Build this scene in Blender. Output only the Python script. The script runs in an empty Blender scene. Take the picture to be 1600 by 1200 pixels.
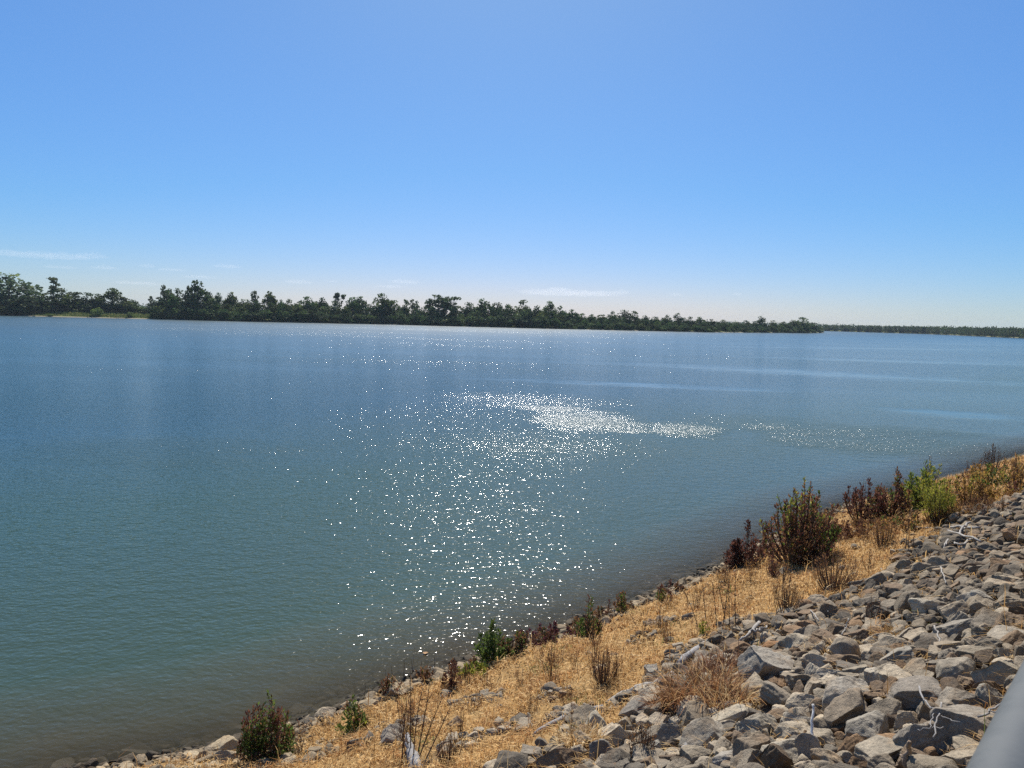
import bpy, math, random
import numpy as np
from mathutils import Vector, Matrix
rnd = random.Random(7)
rng = np.random.default_rng(11)
scene = bpy.context.scene
COL = scene.collection

# ------------------------------------------------------------------ camera
W, H, F = 1600.0, 1200.0, 1110.0
CAM = np.array([0.0, 0.0, 8.0])
PITCH, ROLL = math.radians(-5.3), math.radians(1.55)
_f = np.array([0, math.cos(PITCH), math.sin(PITCH)])
_u0 = np.array([0, -math.sin(PITCH), math.cos(PITCH)])
_r0 = np.array([1.0, 0, 0])
_r = _r0 * math.cos(ROLL) + _u0 * math.sin(ROLL)
_u = _u0 * math.cos(ROLL) - _r0 * math.sin(ROLL)
cd = bpy.data.cameras.new('camera')
cam = bpy.data.objects.new('camera', cd)
COL.objects.link(cam)
cam.matrix_world = Matrix(((_r[0], _u[0], -_f[0], CAM[0]), (_r[1], _u[1], -_f[1], CAM[1]), (_r[2], _u[2], -_f[2], CAM[2]), (0, 0, 0, 1)))
cd.sensor_width = 34.6
cd.lens = 34.6 * F / W
cd.clip_start, cd.clip_end = 0.05, 40000
cd.dof.use_dof = True
cd.dof.focus_distance = 22
cd.dof.aperture_fstop = 8.0
scene.camera = cam

def ray(px, py):
    d = _f + _r * (px - W / 2) / F - _u * (py - H / 2) / F
    return d / np.linalg.norm(d)

def proj(P):
    v = np.asarray(P) - CAM
    z = v @ _f
    return W / 2 + F * (v @ _r) / z, H / 2 - F * (v @ _u) / z, z

# ------------------------------------------------------------------ bank terrain
AZ = math.radians(43.8)
SU = np.array([math.sin(AZ), math.cos(AZ)])          # along the shore
SN = np.array([SU[1], -SU[0]])                       # up the bank
_ct = np.array([-60, 3.2, 4.6, 5.7, 7, 8.8, 11.2, 14.4, 17.1, 21.8, 25.9, 32.9, 46.2, 55.6, 120])
_cs = np.array([-14.5, -13.4, -12.7, -12.2, -12.05, -11.95, -11.7, -11.25, -11.0, -10.85, -11.0, -10.9, -9.0, -7.8, 2])

def ts(x, y):
    t = x * SU[0] + y * SU[1]
    s = x * SN[0] + y * SN[1] - np.interp(t, _ct, _cs)
    return t, s

def xy(t, s):
    q = s + np.interp(t, _ct, _cs)
    return t * SU[0] + q * SN[0], t * SU[1] + q * SN[1]

def zs(t, s):
    t = np.asarray(t, float); s = np.asarray(s, float)
    up = 0.30 * s + 0.0105 * s * s
    dn = 0.45 * s - 0.012 * s * s * 0
    z = np.where(s > 0, up, np.maximum(dn, -4))
    b = 0.05 * np.sin(t * 1.7 + 0.6 * s) + 0.05 * np.sin(s * 2.1 - 0.8 * t) + 0.03 * np.sin(3.7 * t + 2.9 * s)
    return z + b * np.clip(s * 1.2, 0.0, 1)

def zxy(x, y):
    t, s = ts(x, y)
    return zs(t, s)

def hit(px, py):
    d = ray(px, py)
    L = 0.8
    while L < 300:
        p = CAM + d * L
        if p[2] < max(float(zxy(p[0], p[1])), 0.0):
            return p, p @ np.append(_f, 0)[:3] if False else (p - CAM) @ _f
        L += 0.004 * max(1.0, L)
    return p, (p - CAM) @ _f

def slope_normal(x, y):
    e = 0.25
    n = np.array([-(zxy(x + e, y) - zxy(x - e, y)) / (2 * e), -(zxy(x, y + e) - zxy(x, y - e)) / (2 * e), 1.0])
    return n / np.linalg.norm(n)

# ------------------------------------------------------------------ mesh helpers
def mesh_np(name, V, faces, mat=None, cols=None, smooth=False):
    """faces: list of (n,k) int arrays"""
    V = np.asarray(V, np.float32)
    me = bpy.data.meshes.new(name)
    me.vertices.add(len(V))
    me.vertices.foreach_set('co', V.ravel())
    faces = [np.asarray(f, np.int32) for f in faces if len(f)]
    idx = np.concatenate([f.ravel() for f in faces])
    tot = np.concatenate([np.full(len(f), f.shape[1], np.int32) for f in faces])
    me.loops.add(len(idx))
    me.loops.foreach_set('vertex_index', idx)
    me.polygons.add(len(tot))
    me.polygons.foreach_set('loop_start', np.concatenate([[0], np.cumsum(tot)[:-1]]).astype(np.int32))
    me.polygons.foreach_set('loop_total', tot)
    me.polygons.foreach_set('use_smooth', np.full(len(tot), smooth, bool))
    me.update(calc_edges=True)
    if cols is not None:
        a = me.color_attributes.new('tint', 'FLOAT_COLOR', 'POINT')
        c = np.ones((len(V), 4), np.float32)
        c[:, :3] = cols
        a.data.foreach_set('color', c.ravel())
    if mat:
        me.materials.append(mat)
    return me

def link(name, me, parent=None, loc=None):
    o = bpy.data.objects.new(name, me)
    COL.objects.link(o)
    if parent is not None:
        o.parent = parent
    if loc is not None:
        o.location = loc
    return o

def tag(o, label=None, cat=None, group=None, kind=None):
    if label: o['label'] = label
    if cat: o['category'] = cat
    if group: o['group'] = group
    if kind: o['kind'] = kind
    return o

def empty(name, loc):
    return link(name, None, None, loc)

def unit(v):
    return v / np.maximum(np.linalg.norm(v, axis=-1, keepdims=True), 1e-9)

def leaf_cards(c, axis, length, width, cols, fold=0.0):
    n = len(c)
    a = unit(axis)
    r = unit(np.cross(a, rng.normal(size=(n, 3))))
    nn = np.cross(a, r)
    l = length[:, None]; w = width[:, None] * 0.5
    v0 = c
    v1 = c + a * l * 0.45 + r * w + nn * w * fold
    v2 = c + a * l
    v3 = c + a * l * 0.55 - r * w + nn * w * fold
    V = np.stack([v0, v1, v2, v3], 1).reshape(-1, 3)
    Fq = np.arange(n * 4).reshape(n, 4)
    return V, Fq, np.repeat(cols, 4, axis=0)

class Tubes:
    def __init__(self, sides=5):
        self.V, self.Q, self.n, self.sides, self.caps = [], [], 0, sides, []
    def add(self, pts, radii, jag=0.0):
        pts = np.asarray(pts, float); k = len(pts); S = self.sides
        radii = np.asarray(radii, float) * np.ones(k)
        T = unit(np.gradient(pts, axis=0))
        ref = np.array([0.31, 0.87, 0.38])
        X = unit(np.cross(T, ref)); Y = np.cross(T, X)
        ang = np.arange(S) * 2 * math.pi / S
        ring = pts[:, None] + radii[:, None, None] * (np.cos(ang)[None, :, None] * X[:, None] + np.sin(ang)[None, :, None] * Y[:, None])
        if jag:
            ring = ring + (ring - pts[:, None]) * rng.normal(0, jag, (k, S, 1))
        b = self.n
        self.V.append(ring.reshape(-1, 3))
        i = np.arange(k - 1)[:, None] * S; j = np.arange(S)[None]
        q = np.stack([b + i + j, b + i + (j + 1) % S, b + i + S + (j + 1) % S, b + i + S + j], -1).reshape(-1, 4)
        self.Q.append(q)
        self.caps.append(b + np.arange(S)[::-1][None]); self.caps.append(b + (k - 1) * S + np.arange(S)[None])
        self.n += k * S
    def mesh(self, name, mat, smooth=True, cols=None):
        V = np.concatenate(self.V)
        return mesh_np(name, V, [np.concatenate(self.Q), np.concatenate(self.caps)], mat, cols, smooth)

def curve3(p0, p1, bend, k=6):
    t = np.linspace(0, 1, k)[:, None]
    return p0 * (1 - t) + p1 * t + bend * (4 * t * (1 - t))

# ------------------------------------------------------------------ materials
def newmat(name):
    m = bpy.data.materials.new(name)
    m.use_nodes = True
    nt = m.node_tree
    return m, nt, nt.nodes['Principled BSDF'], nt.nodes['Material Output']

def N(nt, typ, **kw):
    n = nt.nodes.new(typ)
    for k, v in kw.items():
        setattr(n, k, v)
    return n

def ramp(nt, src, stops, interp='LINEAR'):
    r = N(nt, 'ShaderNodeValToRGB')
    r.color_ramp.interpolation = interp
    el = r.color_ramp.elements
    while len(el) < len(stops): el.new(0.5)
    for e, (p, c) in zip(el, stops):
        e.position = p
        e.color = (*c, 1) if not np.isscalar(c) else (c, c, c, 1)
    nt.links.new(src, r.inputs[0])
    return r.outputs[0]

def math_n(nt, op, a, b=None, clamp=False, c=None):
    n = N(nt, 'ShaderNodeMath', operation=op)
    n.use_clamp = clamp
    for i, v in enumerate((a, b, c)):
        if v is None: continue
        if isinstance(v, (int, float)): n.inputs[i].default_value = v
        else: nt.links.new(v, n.inputs[i])
    return n.outputs[0]

def mixc(nt, fac, a, b, mode='MIX'):
    n = N(nt, 'ShaderNodeMix', data_type='RGBA', blend_type=mode)
    for sock, v in ((n.inputs[0], fac), (n.inputs[6], a), (n.inputs[7], b)):
        if isinstance(v, (int, float)): sock.default_value = v
        elif isinstance(v, tuple): sock.default_value = (*v, 1)
        else: nt.links.new(v, sock)
    return n.outputs[2]

def noise(nt, vec, scale, detail=3, rough=0.55, dist=0.0):
    n = N(nt, 'ShaderNodeTexNoise')
    n.inputs['Scale'].default_value = scale
    n.inputs['Detail'].default_value = detail
    n.inputs['Roughness'].default_value = rough
    n.inputs['Distortion'].default_value = dist
    if vec is not None: nt.links.new(vec, n.inputs['Vector'])
    return n.outputs['Fac']

def leaf_material(name, transl=0.35, rough=0.6, gain=1.0, spec=0.25):
    m, nt, b, out = newmat(name)
    at = N(nt, 'ShaderNodeAttribute', attribute_name='tint')
    col = at.outputs['Color']
    nt.links.new(col, b.inputs['Base Color'])
    b.inputs['Roughness'].default_value = rough
    b.inputs['Specular IOR Level'].default_value = spec
    tr = N(nt, 'ShaderNodeBsdfTranslucent')
    nt.links.new(col, tr.inputs['Color'])
    mx = N(nt, 'ShaderNodeMixShader')
    mx.inputs[0].default_value = transl
    nt.links.new(b.outputs[0], mx.inputs[1]); nt.links.new(tr.outputs[0], mx.inputs[2])
    nt.links.new(mx.outputs[0], out.inputs['Surface'])
    return m

M_leaf = leaf_material('leaf', 0.48)
M_straw = leaf_material('straw', 0.38, 0.75, spec=0.15)
M_crown = leaf_material('tree_leaf', 0.3, 0.7, spec=0.1)

def simple_bark(name, c1, c2, scale, rough=0.85, bump=0.3):
    m, nt, b, out = newmat(name)
    tc = N(nt, 'ShaderNodeTexCoord')
    mp = N(nt, 'ShaderNodeMapping'); mp.inputs['Scale'].default_value = (1, 1, 0.35)
    nt.links.new(tc.outputs['Object'], mp.inputs[0])
    f = noise(nt, mp.outputs[0], scale, 5, 0.65)
    nt.links.new(ramp(nt, f, [(0.32, c1), (0.68, c2)]), b.inputs['Base Color'])
    b.inputs['Roughness'].default_value = rough
    b.inputs['Specular IOR Level'].default_value = 0.2
    bp = N(nt, 'ShaderNodeBump'); bp.inputs['Strength'].default_value = bump; bp.inputs['Distance'].default_value = 0.02
    nt.links.new(f, bp.inputs['Height']); nt.links.new(bp.outputs[0], b.inputs['Normal'])
    return m

M_bark = simple_bark('tree_bark', (0.05, 0.042, 0.034), (0.13, 0.115, 0.1), 3)
M_stem = simple_bark('dry_stem', (0.06, 0.04, 0.028), (0.14, 0.095, 0.06), 30)
M_palestem = simple_bark('pale_dry_stem', (0.20, 0.14, 0.085), (0.34, 0.25, 0.16), 30)
M_drift = simple_bark('bleached_wood', (0.20, 0.18, 0.155), (0.42, 0.385, 0.335), 22, bump=0.6)
M_white = simple_bark('sun_bleached_stick', (0.55, 0.52, 0.47), (0.8, 0.77, 0.71), 22, bump=0.4)
M_greywood = simple_bark('grey_weathered_wood', (0.15, 0.14, 0.13), (0.36, 0.34, 0.32), 22, bump=0.7)
M_brownwood = simple_bark('brown_wood', (0.16, 0.11, 0.075), (0.36, 0.27, 0.19), 22, bump=0.6)

def rock_material(name, use_object_color):
    m, nt, b, out = newmat(name)
    tc = N(nt, 'ShaderNodeTexCoord')
    geo = N(nt, 'ShaderNodeNewGeometry')
    if use_object_color:
        oi = N(nt, 'ShaderNodeObjectInfo')
        base = oi.outputs['Color']
        off = N(nt, 'ShaderNodeVectorMath', operation='MULTIPLY_ADD')
        nt.links.new(oi.outputs['Random'], off.inputs[0]); off.inputs[1].default_value = (37, 53, 71)
        nt.links.new(geo.outputs['Position'], off.inputs[2])
        vec = off.outputs[0]
    else:
        at = N(nt, 'ShaderNodeAttribute', attribute_name='tint')
        base = at.outputs['Color']
        vec = geo.outputs['Position']
    blot = noise(nt, vec, 7, 5, 0.62)
    fine = noise(nt, vec, 55, 4, 0.7)
    pit = noise(nt, vec, 18, 6, 0.7, 0.6)
    k = ramp(nt, blot, [(0.28, 0.5), (0.46, 0.86), (0.6, 1.0), (0.78, 1.25)])
    c = mixc(nt, 1.0, base, k, 'MULTIPLY')
    k2 = ramp(nt, fine, [(0.28, 0.62), (0.5, 1.0), (0.75, 1.22)])
    c = mixc(nt, 0.9, c, k2, 'MULTIPLY')
    stain = ramp(nt, noise(nt, vec, 3.1, 4, 0.6), [(0.54, 0.0), (0.7, 1.0)])
    c = mixc(nt, math_n(nt, 'MULTIPLY', stain, 0.45), c, mixc(nt, 1.0, c, (0.95, 0.7, 0.45), 'MULTIPLY'))
    dark = ramp(nt, pit, [(0.30, 1.0), (0.40, 0.0)])
    c = mixc(nt, math_n(nt, 'MULTIPLY', dark, 0.65), c, (0.06, 0.055, 0.05))
    nt.links.new(c, b.inputs['Base Color'])
    b.inputs['Roughness'].default_value = 0.88
    b.inputs['Specular IOR Level'].default_value = 0.3
    hgt = math_n(nt, 'ADD', math_n(nt, 'MULTIPLY', pit, 1.0), math_n(nt, 'MULTIPLY', fine, 0.28))
    bp = N(nt, 'ShaderNodeBump'); bp.inputs['Strength'].default_value = 0.85; bp.inputs['Distance'].default_value = 0.035
    nt.links.new(hgt, bp.inputs['Height']); nt.links.new(bp.outputs[0], b.inputs['Normal'])
    return m

M_rock = rock_material('weathered_limestone', True)
M_rocks = rock_material('weathered_limestone_rubble', False)

def soil_material():
    m, nt, b, out = newmat('straw_soil')
    geo = N(nt, 'ShaderNodeNewGeometry')
    P = geo.outputs['Position']
    a = noise(nt, P, 1.1, 5, 0.6)
    f = noise(nt, P, 26, 5, 0.7)
    at = N(nt, 'ShaderNodeAttribute', attribute_name='tint')      # r: how much straw litter, g: how wet / silty
    sep = N(nt, 'ShaderNodeSeparateColor'); nt.links.new(at.outputs['Color'], sep.inputs[0])
    straw = ramp(nt, f, [(0.25, (0.13, 0.08, 0.035)), (0.5, (0.34, 0.21, 0.085)), (0.75, (0.50, 0.335, 0.15))])
    dirt = ramp(nt, f, [(0.25, (0.045, 0.036, 0.028)), (0.55, (0.11, 0.09, 0.07)), (0.8, (0.20, 0.165, 0.13))])
    c = mixc(nt, sep.outputs[0], dirt, straw)
    c = mixc(nt, sep.outputs[1], c, ramp(nt, f, [(0.3, (0.03, 0.027, 0.02)), (0.7, (0.10, 0.085, 0.055))]))
    nt.links.new(c, b.inputs['Base Color'])
    b.inputs['Roughness'].default_value = 0.95
    b.inputs['Specular IOR Level'].default_value = 0.1
    bp = N(nt, 'ShaderNodeBump'); bp.inputs['Strength'].default_value = 0.9; bp.inputs['Distance'].default_value = 0.05
    nt.links.new(f, bp.inputs['Height']); nt.links.new(bp.outputs[0], b.inputs['Normal'])
    return m
M_soil = soil_material()

# ------------------------------------------------------------------ ground regions on the bank
_bpx = [(1600, 775), (1500, 803), (1430, 850), (1405, 895), (1330, 932), (1200, 965), (1130, 985), (1050, 1055), (990, 1098), (930, 1135), (870, 1170), (820, 1210)]
_bts = sorted([tuple(float(v) for v in ts(*hit(*p)[0][:2])) for p in _bpx])
_bt = np.array([a for a, b in _bts]); _bs = np.array([b for a, b in _bts])

def rock_edge(t):
    return np.interp(t, _bt, _bs)

def lownoise(t, s, k=0):
    return (np.sin(1.3 * t + 2.1 * s + k) + np.sin(2.3 * t - 1.1 * s + 1.7 * k) + np.sin(0.7 * t + 3.3 * s + 0.5 + k) + np.sin(3.9 * t + 0.9 * s + 2 * k)) / 4

_patch_px = [(628, 1135, 36, 26), (750, 1098, 46, 18), (870, 1085, 30, 14), (1030, 975, 30, 10), (1000, 1000, 26, 9), (1225, 900, 24, 8), (560, 1165, 18, 10), (890, 1118, 46, 18), (720, 1165, 60, 16), (800, 1140, 40, 14), (660, 1195, 24, 10)]
_patch = []
for px, py, wx, wy in _patch_px:
    p, d = hit(px, py)
    t, s = ts(p[0], p[1])
    _patch.append((float(t), float(s), wx * d / F, wy * d / F * 2.0))

def rock_amount(t, s):
    """1 in the riprap, 0 in the grass"""
    t = np.asarray(t, float); s = np.asarray(s, float)
    r = np.clip((s - rock_edge(t) + 0.7 * lownoise(t, s) + 0.45 * lownoise(2.3 * t, 2.3 * s, 5)) / 0.5 + 0.5, 0, 1)
    for (a, b, w, h) in _patch:
        r = np.maximum(r, 0.62 * (((t - a) / w) ** 2 + ((s - b) / h) ** 2 < 1))
    return r

def build_bank():
    tt = np.concatenate([np.arange(-45, 0, 1.0), np.arange(0, 32, 0.25), np.arange(32, 70, 0.5), np.arange(70, 121, 3.0)])
    sg = np.concatenate([np.arange(-40, -6, 4.0), np.arange(-6, 14.6, 0.25), np.arange(15, 40, 5.0)])
    T, S = np.meshgrid(tt, sg, indexing='ij')
    X, Y = xy(T, S)
    Z = zs(T, S)
    Z = np.where(S > 14.5, np.minimum(Z, 6.2), Z)
    V = np.stack([X, Y, Z], -1).reshape(-1, 3)
    a, b = T.shape
    i = np.arange(a - 1)[:, None] * b + np.arange(b - 1)[None]
    Q = np.stack([i, i + b, i + b + 1, i + 1], -1).reshape(-1, 4)
    straw = (1 - rock_amount(T, S)) * np.clip((S - 0.3) / 0.7, 0, 1) + 0.12
    wet = np.clip((0.45 - S) / 0.5, 0, 1)
    C = np.stack([straw, wet, wet * 0], -1).reshape(-1, 3).clip(0, 1)
    o = link('ground', mesh_np('ground', V, [Q], M_soil, C, True))
    tag(o, 'sloping river bank of dry earth under grass and rock', kind='structure')
build_bank()

# ------------------------------------------------------------------ water
def build_water():
    m, nt, b, out = newmat('river_water')
    geo = N(nt, 'ShaderNodeNewGeometry')
    P = geo.outputs['Position']
    def dotp(vec, off=0.0):
        d = N(nt, 'ShaderNodeVectorMath', operation='DOT_PRODUCT')
        nt.links.new(P, d.inputs[0]); d.inputs[1].default_value = (vec[0], vec[1], 0)
        return math_n(nt, 'ADD', d.outputs['Value'], off)
    att = N(nt, 'ShaderNodeAttribute', attribute_name='offshore')
    sd = att.outputs['Fac']                                    # metres out from the shore
    td = dotp(SU)
    def mapped(sx, sy, rot):
        mp = N(nt, 'ShaderNodeMapping'); mp.inputs['Scale'].default_value = (sx, sy, 1); mp.inputs['Rotation'].default_value = (0, 0, rot)
        nt.links.new(P, mp.inputs[0]); return mp.outputs[0]
    # wind patches
    big = noise(nt, mapped(0.35, 1.0, math.radians(-14)), 0.022, 4, 0.55, 0.5)
    streak = noise(nt, mapped(0.10, 1.0, math.radians(-12)), 0.05, 4, 0.6, 0.3)
    def ellipse(cx, cy, rx, ry, rot, pw):
        ca, sa = math.cos(rot), math.sin(rot)
        ux = math_n(nt, 'DIVIDE', dotp((ca, sa), -(cx * ca + cy * sa)), rx)
        uy = math_n(nt, 'DIVIDE', dotp((-sa, ca), -(-cx * sa + cy * ca)), ry)
        q = math_n(nt, 'ADD', math_n(nt, 'POWER', math_n(nt, 'ABSOLUTE', ux), 2.0), math_n(nt, 'POWER', math_n(nt, 'ABSOLUTE', uy), 2.0))
        wob = math_n(nt, 'MULTIPLY', math_n(nt, 'SUBTRACT', noise(nt, mapped(0.5, 1, rot), 0.25, 4, 0.65), 0.5), 2.6)
        q = math_n(nt, 'ADD', q, wob)
        return math_n(nt, 'MULTIPLY', math_n(nt, 'SUBTRACT', 1.0, q, True), pw)
    def water_at(px, py):
        d = ray(px, py); return CAM + d * (-CAM[2] / d[2])
    patch = None
    for px, py, rx, ry, pw in GUSTS:
        c = water_at(px, py); e = water_at(px + rx, py); g = water_at(px, py - ry); h = water_at(px, py + ry)
        w = np.linalg.norm(e - c); dd = np.linalg.norm(g - h) / 2
        el = ellipse(c[0], c[1], w, dd, math.radians(-4), pw)
        patch = el if patch is None else math_n(nt, 'MAXIMUM', patch, el)
    calm = None
    for (x0, y0, x1, y1, wm) in SLICKS:
        A = water_at(x0, y0)[:2]; B = water_at(x1, y1)[:2]
        mid = (A + B) / 2; dv = B - A; L = np.linalg.norm(dv); rot = math.atan2(dv[1], dv[0])
        el = ellipse(mid[0], mid[1], L / 2, wm, rot, 1.0)
        calm = el if calm is None else math_n(nt, 'MAXIMUM', calm, el)
    # sheltered near the bank
    shelter = N(nt, 'ShaderNodeMapRange'); shelter.interpolation_type = 'SMOOTHSTEP'
    nt.links.new(sd, shelter.inputs[0]); shelter.inputs[1].default_value = 0; shelter.inputs[2].default_value = 26
    shelter.inputs[3].default_value = 0.36; shelter.inputs[4].default_value = 0.54
    gust = ramp(nt, big, [(0.36, 0.6), (0.5, 0.95), (0.64, 1.3)])
    st = ramp(nt, streak, [(0.34, 0.55), (0.45, 1.0), (0.58, 1.0), (0.68, 1.35)])
    farw = N(nt, 'ShaderNodeMapRange'); nt.links.new(sd, farw.inputs[0]); farw.inputs[1].default_value = 30; farw.inputs[2].default_value = 220
    farw.inputs[3].default_value = 1.0; farw.inputs[4].default_value = 1.7
    far_only = N(nt, 'ShaderNodeMapRange'); nt.links.new(sd, far_only.inputs[0]); far_only.inputs[1].default_value = 25; far_only.inputs[2].default_value = 90
    st = math_n(nt, 'ADD', 1.0, math_n(nt, 'MULTIPLY', math_n(nt, 'SUBTRACT', st, 1.0), far_only.outputs[0]))
    amp = math_n(nt, 'MULTIPLY', math_n(nt, 'MULTIPLY', math_n(nt, 'MULTIPLY', shelter.outputs[0], gust), st), farw.outputs[0])
    amp = math_n(nt, 'MULTIPLY', amp, math_n(nt, 'SUBTRACT', 1.0, math_n(nt, 'MULTIPLY', calm, 0.85)))
    amp = math_n(nt, 'ADD', amp, patch)
    w1 = noise(nt, mapped(0.7, 1.0, math.radians(24)), 7.0, 2, 0.5, 0.2)
    w2 = noise(nt, mapped(0.6, 1.0, math.radians(-32)), 2.2, 2, 0.5)
    w3 = noise(nt, mapped(1, 1, 0.4), 13.0, 1, 0.5)
    hgt = math_n(nt, 'ADD', math_n(nt, 'MULTIPLY', w1, 1.0), math_n(nt, 'MULTIPLY', w2, 1.3))
    hgt = math_n(nt, 'ADD', hgt, math_n(nt, 'MULTIPLY', w3, 0.16))
    hgt = math_n(nt, 'MULTIPLY', hgt, amp)
    bp = N(nt, 'ShaderNodeBump'); bp.inputs['Strength'].default_value = 1.0; bp.inputs['Distance'].default_value = WAVE
    nt.links.new(hgt, bp.inputs['Height']); nt.links.new(bp.outputs[0], b.inputs['Normal'])
    # turbid water: silt near the bank, greener further out
    sdw = math_n(nt, 'ADD', sd, math_n(nt, 'MULTIPLY', math_n(nt, 'SUBTRACT', noise(nt, P, 0.35, 4, 0.6), 0.5), 2.4))
    c = ramp(nt, math_n(nt, 'DIVIDE', sdw, 40.0, True), [(0.0, (0.115, 0.092, 0.048)), (0.04, (0.072, 0.072, 0.040)), (0.11, (0.040, 0.060, 0.033)), (0.45, (0.028, 0.056, 0.028)), (1.0, (0.016, 0.052, 0.062))])
    mott = ramp(nt, big, [(0.3, 0.88), (0.7, 1.1)])
    c = mixc(nt, 1.0, c, mott, 'MULTIPLY')
    nt.links.new(c, b.inputs['Base Color'])
    rg = N(nt, 'ShaderNodeMapRange'); nt.links.new(sd, rg.inputs[0]); rg.inputs[1].default_value = 50; rg.inputs[2].default_value = 320
    rg.inputs[3].default_value = 0.13; rg.inputs[4].default_value = 0.34                     # ripples too small to resolve far out
    nt.links.new(math_n(nt, 'ADD', rg.outputs[0], math_n(nt, 'MULTIPLY', patch, 0.13)), b.inputs['Roughness'])
    b.inputs['IOR'].default_value = 1.333
    al = ramp(nt, math_n(nt, 'DIVIDE', sd, 4.5, True), [(0.0, 0.22), (0.3, 0.66), (0.85, 1.0)])
    nt.links.new(al, b.inputs['Alpha'])
    tt = np.concatenate([[-5000, -1500, -400, -120], np.arange(-50, 60, 1.0), np.arange(60, 121, 4.0), [200, 600, 2000, 5000]])
    sg = np.concatenate([[-6, -3, -1], np.arange(0, 6, 0.5), np.arange(6, 40, 2.0), [50, 80, 150, 400, 1500, 5000]])
    T, S = np.meshgrid(tt, sg, indexing='ij')
    q = -S + np.where(S < 60, np.interp(T, _ct, _cs), -12)
    V = np.stack([T * SU[0] + q * SN[0], T * SU[1] + q * SN[1], 0 * T], -1).reshape(-1, 3)
    a, c = T.shape
    i = np.arange(a - 1)[:, None] * c + np.arange(c - 1)[None]
    me = mesh_np('river', V, [np.stack([i, i + 1, i + c + 1, i + c], -1).reshape(-1, 4)[:, ::-1]], m)
    at_ = me.attributes.new('offshore', 'FLOAT', 'POINT'); at_.data.foreach_set('value', S.ravel().astype(np.float32))
    o = link('river', me)
    print('water normal', me.polygons[0].normal[:])
    tag(o, 'wide blue green river with sun glints and wind ripples', kind='structure')

GUSTS = [(940, 658, 105, 19, 0.95), (1075, 671, 72, 16, 0.9), (1245, 676, 84, 16, 0.9), (865, 638, 66, 6, 0.8), (1420, 690, 230, 28, 0.8), (900, 695, 170, 34, 0.12), (830, 626, 170, 14, 0.25), (1180, 660, 160, 14, 0.3), (250, 705, 260, 26, 0.3), (120, 576, 300, 8, 0.4)]
SLICKS = [(930, 566, 1750, 608, 10), (1100, 556, 1700, 573, 8), (700, 590, 1300, 614, 4), (1350, 640, 1650, 655, 4), (1000, 540, 1650, 548, 9)]
WAVE = 0.082
build_water()

# ------------------------------------------------------------------ rocks
def ico(sub):
    import bmesh
    bm = bmesh.new()
    bmesh.ops.create_icosphere(bm, subdivisions=sub, radius=1)
    V = np.array([v.co[:] for v in bm.verts]); Fc = np.array([[v.index for v in f.verts] for f in bm.faces])
    bm.free()
    return V, Fc

ICO = {k: ico(k) for k in (2, 3, 4, 5)}

def vnoise(P, seed):
    """smooth 3-D value noise, -1..1"""
    r = np.random.default_rng(seed); tab = r.uniform(-1, 1, 4096)
    i = np.floor(P).astype(int); f = P - i; f = f * f * (3 - 2 * f)
    def h(a, b, c): return tab[((i[:, 0] + a) * 73 + (i[:, 1] + b) * 157 + (i[:, 2] + c) * 311) % 4096]
    x0 = h(0, 0, 0) * (1 - f[:, 0]) + h(1, 0, 0) * f[:, 0]; x1 = h(0, 1, 0) * (1 - f[:, 0]) + h(1, 1, 0) * f[:, 0]
    x2 = h(0, 0, 1) * (1 - f[:, 0]) + h(1, 0, 1) * f[:, 0]; x3 = h(0, 1, 1) * (1 - f[:, 0]) + h(1, 1, 1) * f[:, 0]
    y0 = x0 * (1 - f[:, 1]) + x1 * f[:, 1]; y1 = x2 * (1 - f[:, 1]) + x3 * f[:, 1]
    return y0 * (1 - f[:, 2]) + y1 * f[:, 2]

def rock_shape(seed, sub):
    r = np.random.default_rng(seed)
    V, Fc = ICO[sub]
    V = V.copy()
    npl = r.integers(8, 13)
    # joint-bounded block: three rough pairs of planes, then chipped corners
    B = np.linalg.qr(r.normal(size=(3, 3)))[0]
    planes = []
    for a in range(3):
        for sg in (1, -1):
            nn = unit(sg * B[a] + r.normal(0, 0.2, 3)); planes.append((nn, r.uniform(0.5, 0.74)))
    for _ in range(npl - 4):
        nn = unit(r.normal(size=3)); planes.append((nn, r.uniform(0.66, 0.92)))
    for nn, d in planes:
        h = V @ nn - d
        V -= np.clip(h, 0, None)[:, None] * nn
    ph = r.uniform(0, 6, (6, 3)); k = r.normal(0, 1, (6, 3)) * np.array([2.2, 2.2, 3.5, 5, 7, 10])[:, None]
    disp = sum(math_a * np.sin(V @ kk + p[0]) for math_a, kk, p in zip((0.03, 0.03, 0.022, 0.015, 0.011, 0.008), k, ph))
    V += unit(V) * disp[:, None]
    bed = B[2] * 2.2 + 0.0                                     # thin bedding ledges across one axis
    Q = V + 0.12 * np.stack([vnoise(V * 3 + 11, seed), vnoise(V * 3 + 31, seed + 1), vnoise(V * 3 + 57, seed + 2)], -1)
    ledge = vnoise(np.stack([Q @ B[0] * 1.2, Q @ B[1] * 1.2, Q @ B[2] * 7.5], -1) + 91, seed + 3)
    fine = 0.55 * vnoise(V * 6 + 7, seed + 4) + 0.3 * vnoise(V * 13 + 3, seed + 5) + 0.2 * vnoise(V * 26, seed + 6)
    V += unit(V) * (0.045 * ledge + 0.055 * fine)[:, None]
    ax = np.array([1.0, r.uniform(0.66, 0.95), r.uniform(0.48, 0.78)])
    V = V @ B * ax
    return V * 1.35, Fc

def rock_sub(seed, sub, cache={}):
    if (seed, sub) not in cache: cache[(seed, sub)] = rock_shape(seed, sub)
    return cache[(seed, sub)]

NSHAPE = 38
ROCK_ME = {}
def rock_mesh(seed):
    if seed not in ROCK_ME:
        V, Fc = rock_sub(seed, 5)
        ROCK_ME[seed] = mesh_np('rock', V, [Fc], M_rock, None, True)
    return ROCK_ME[seed]

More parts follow.
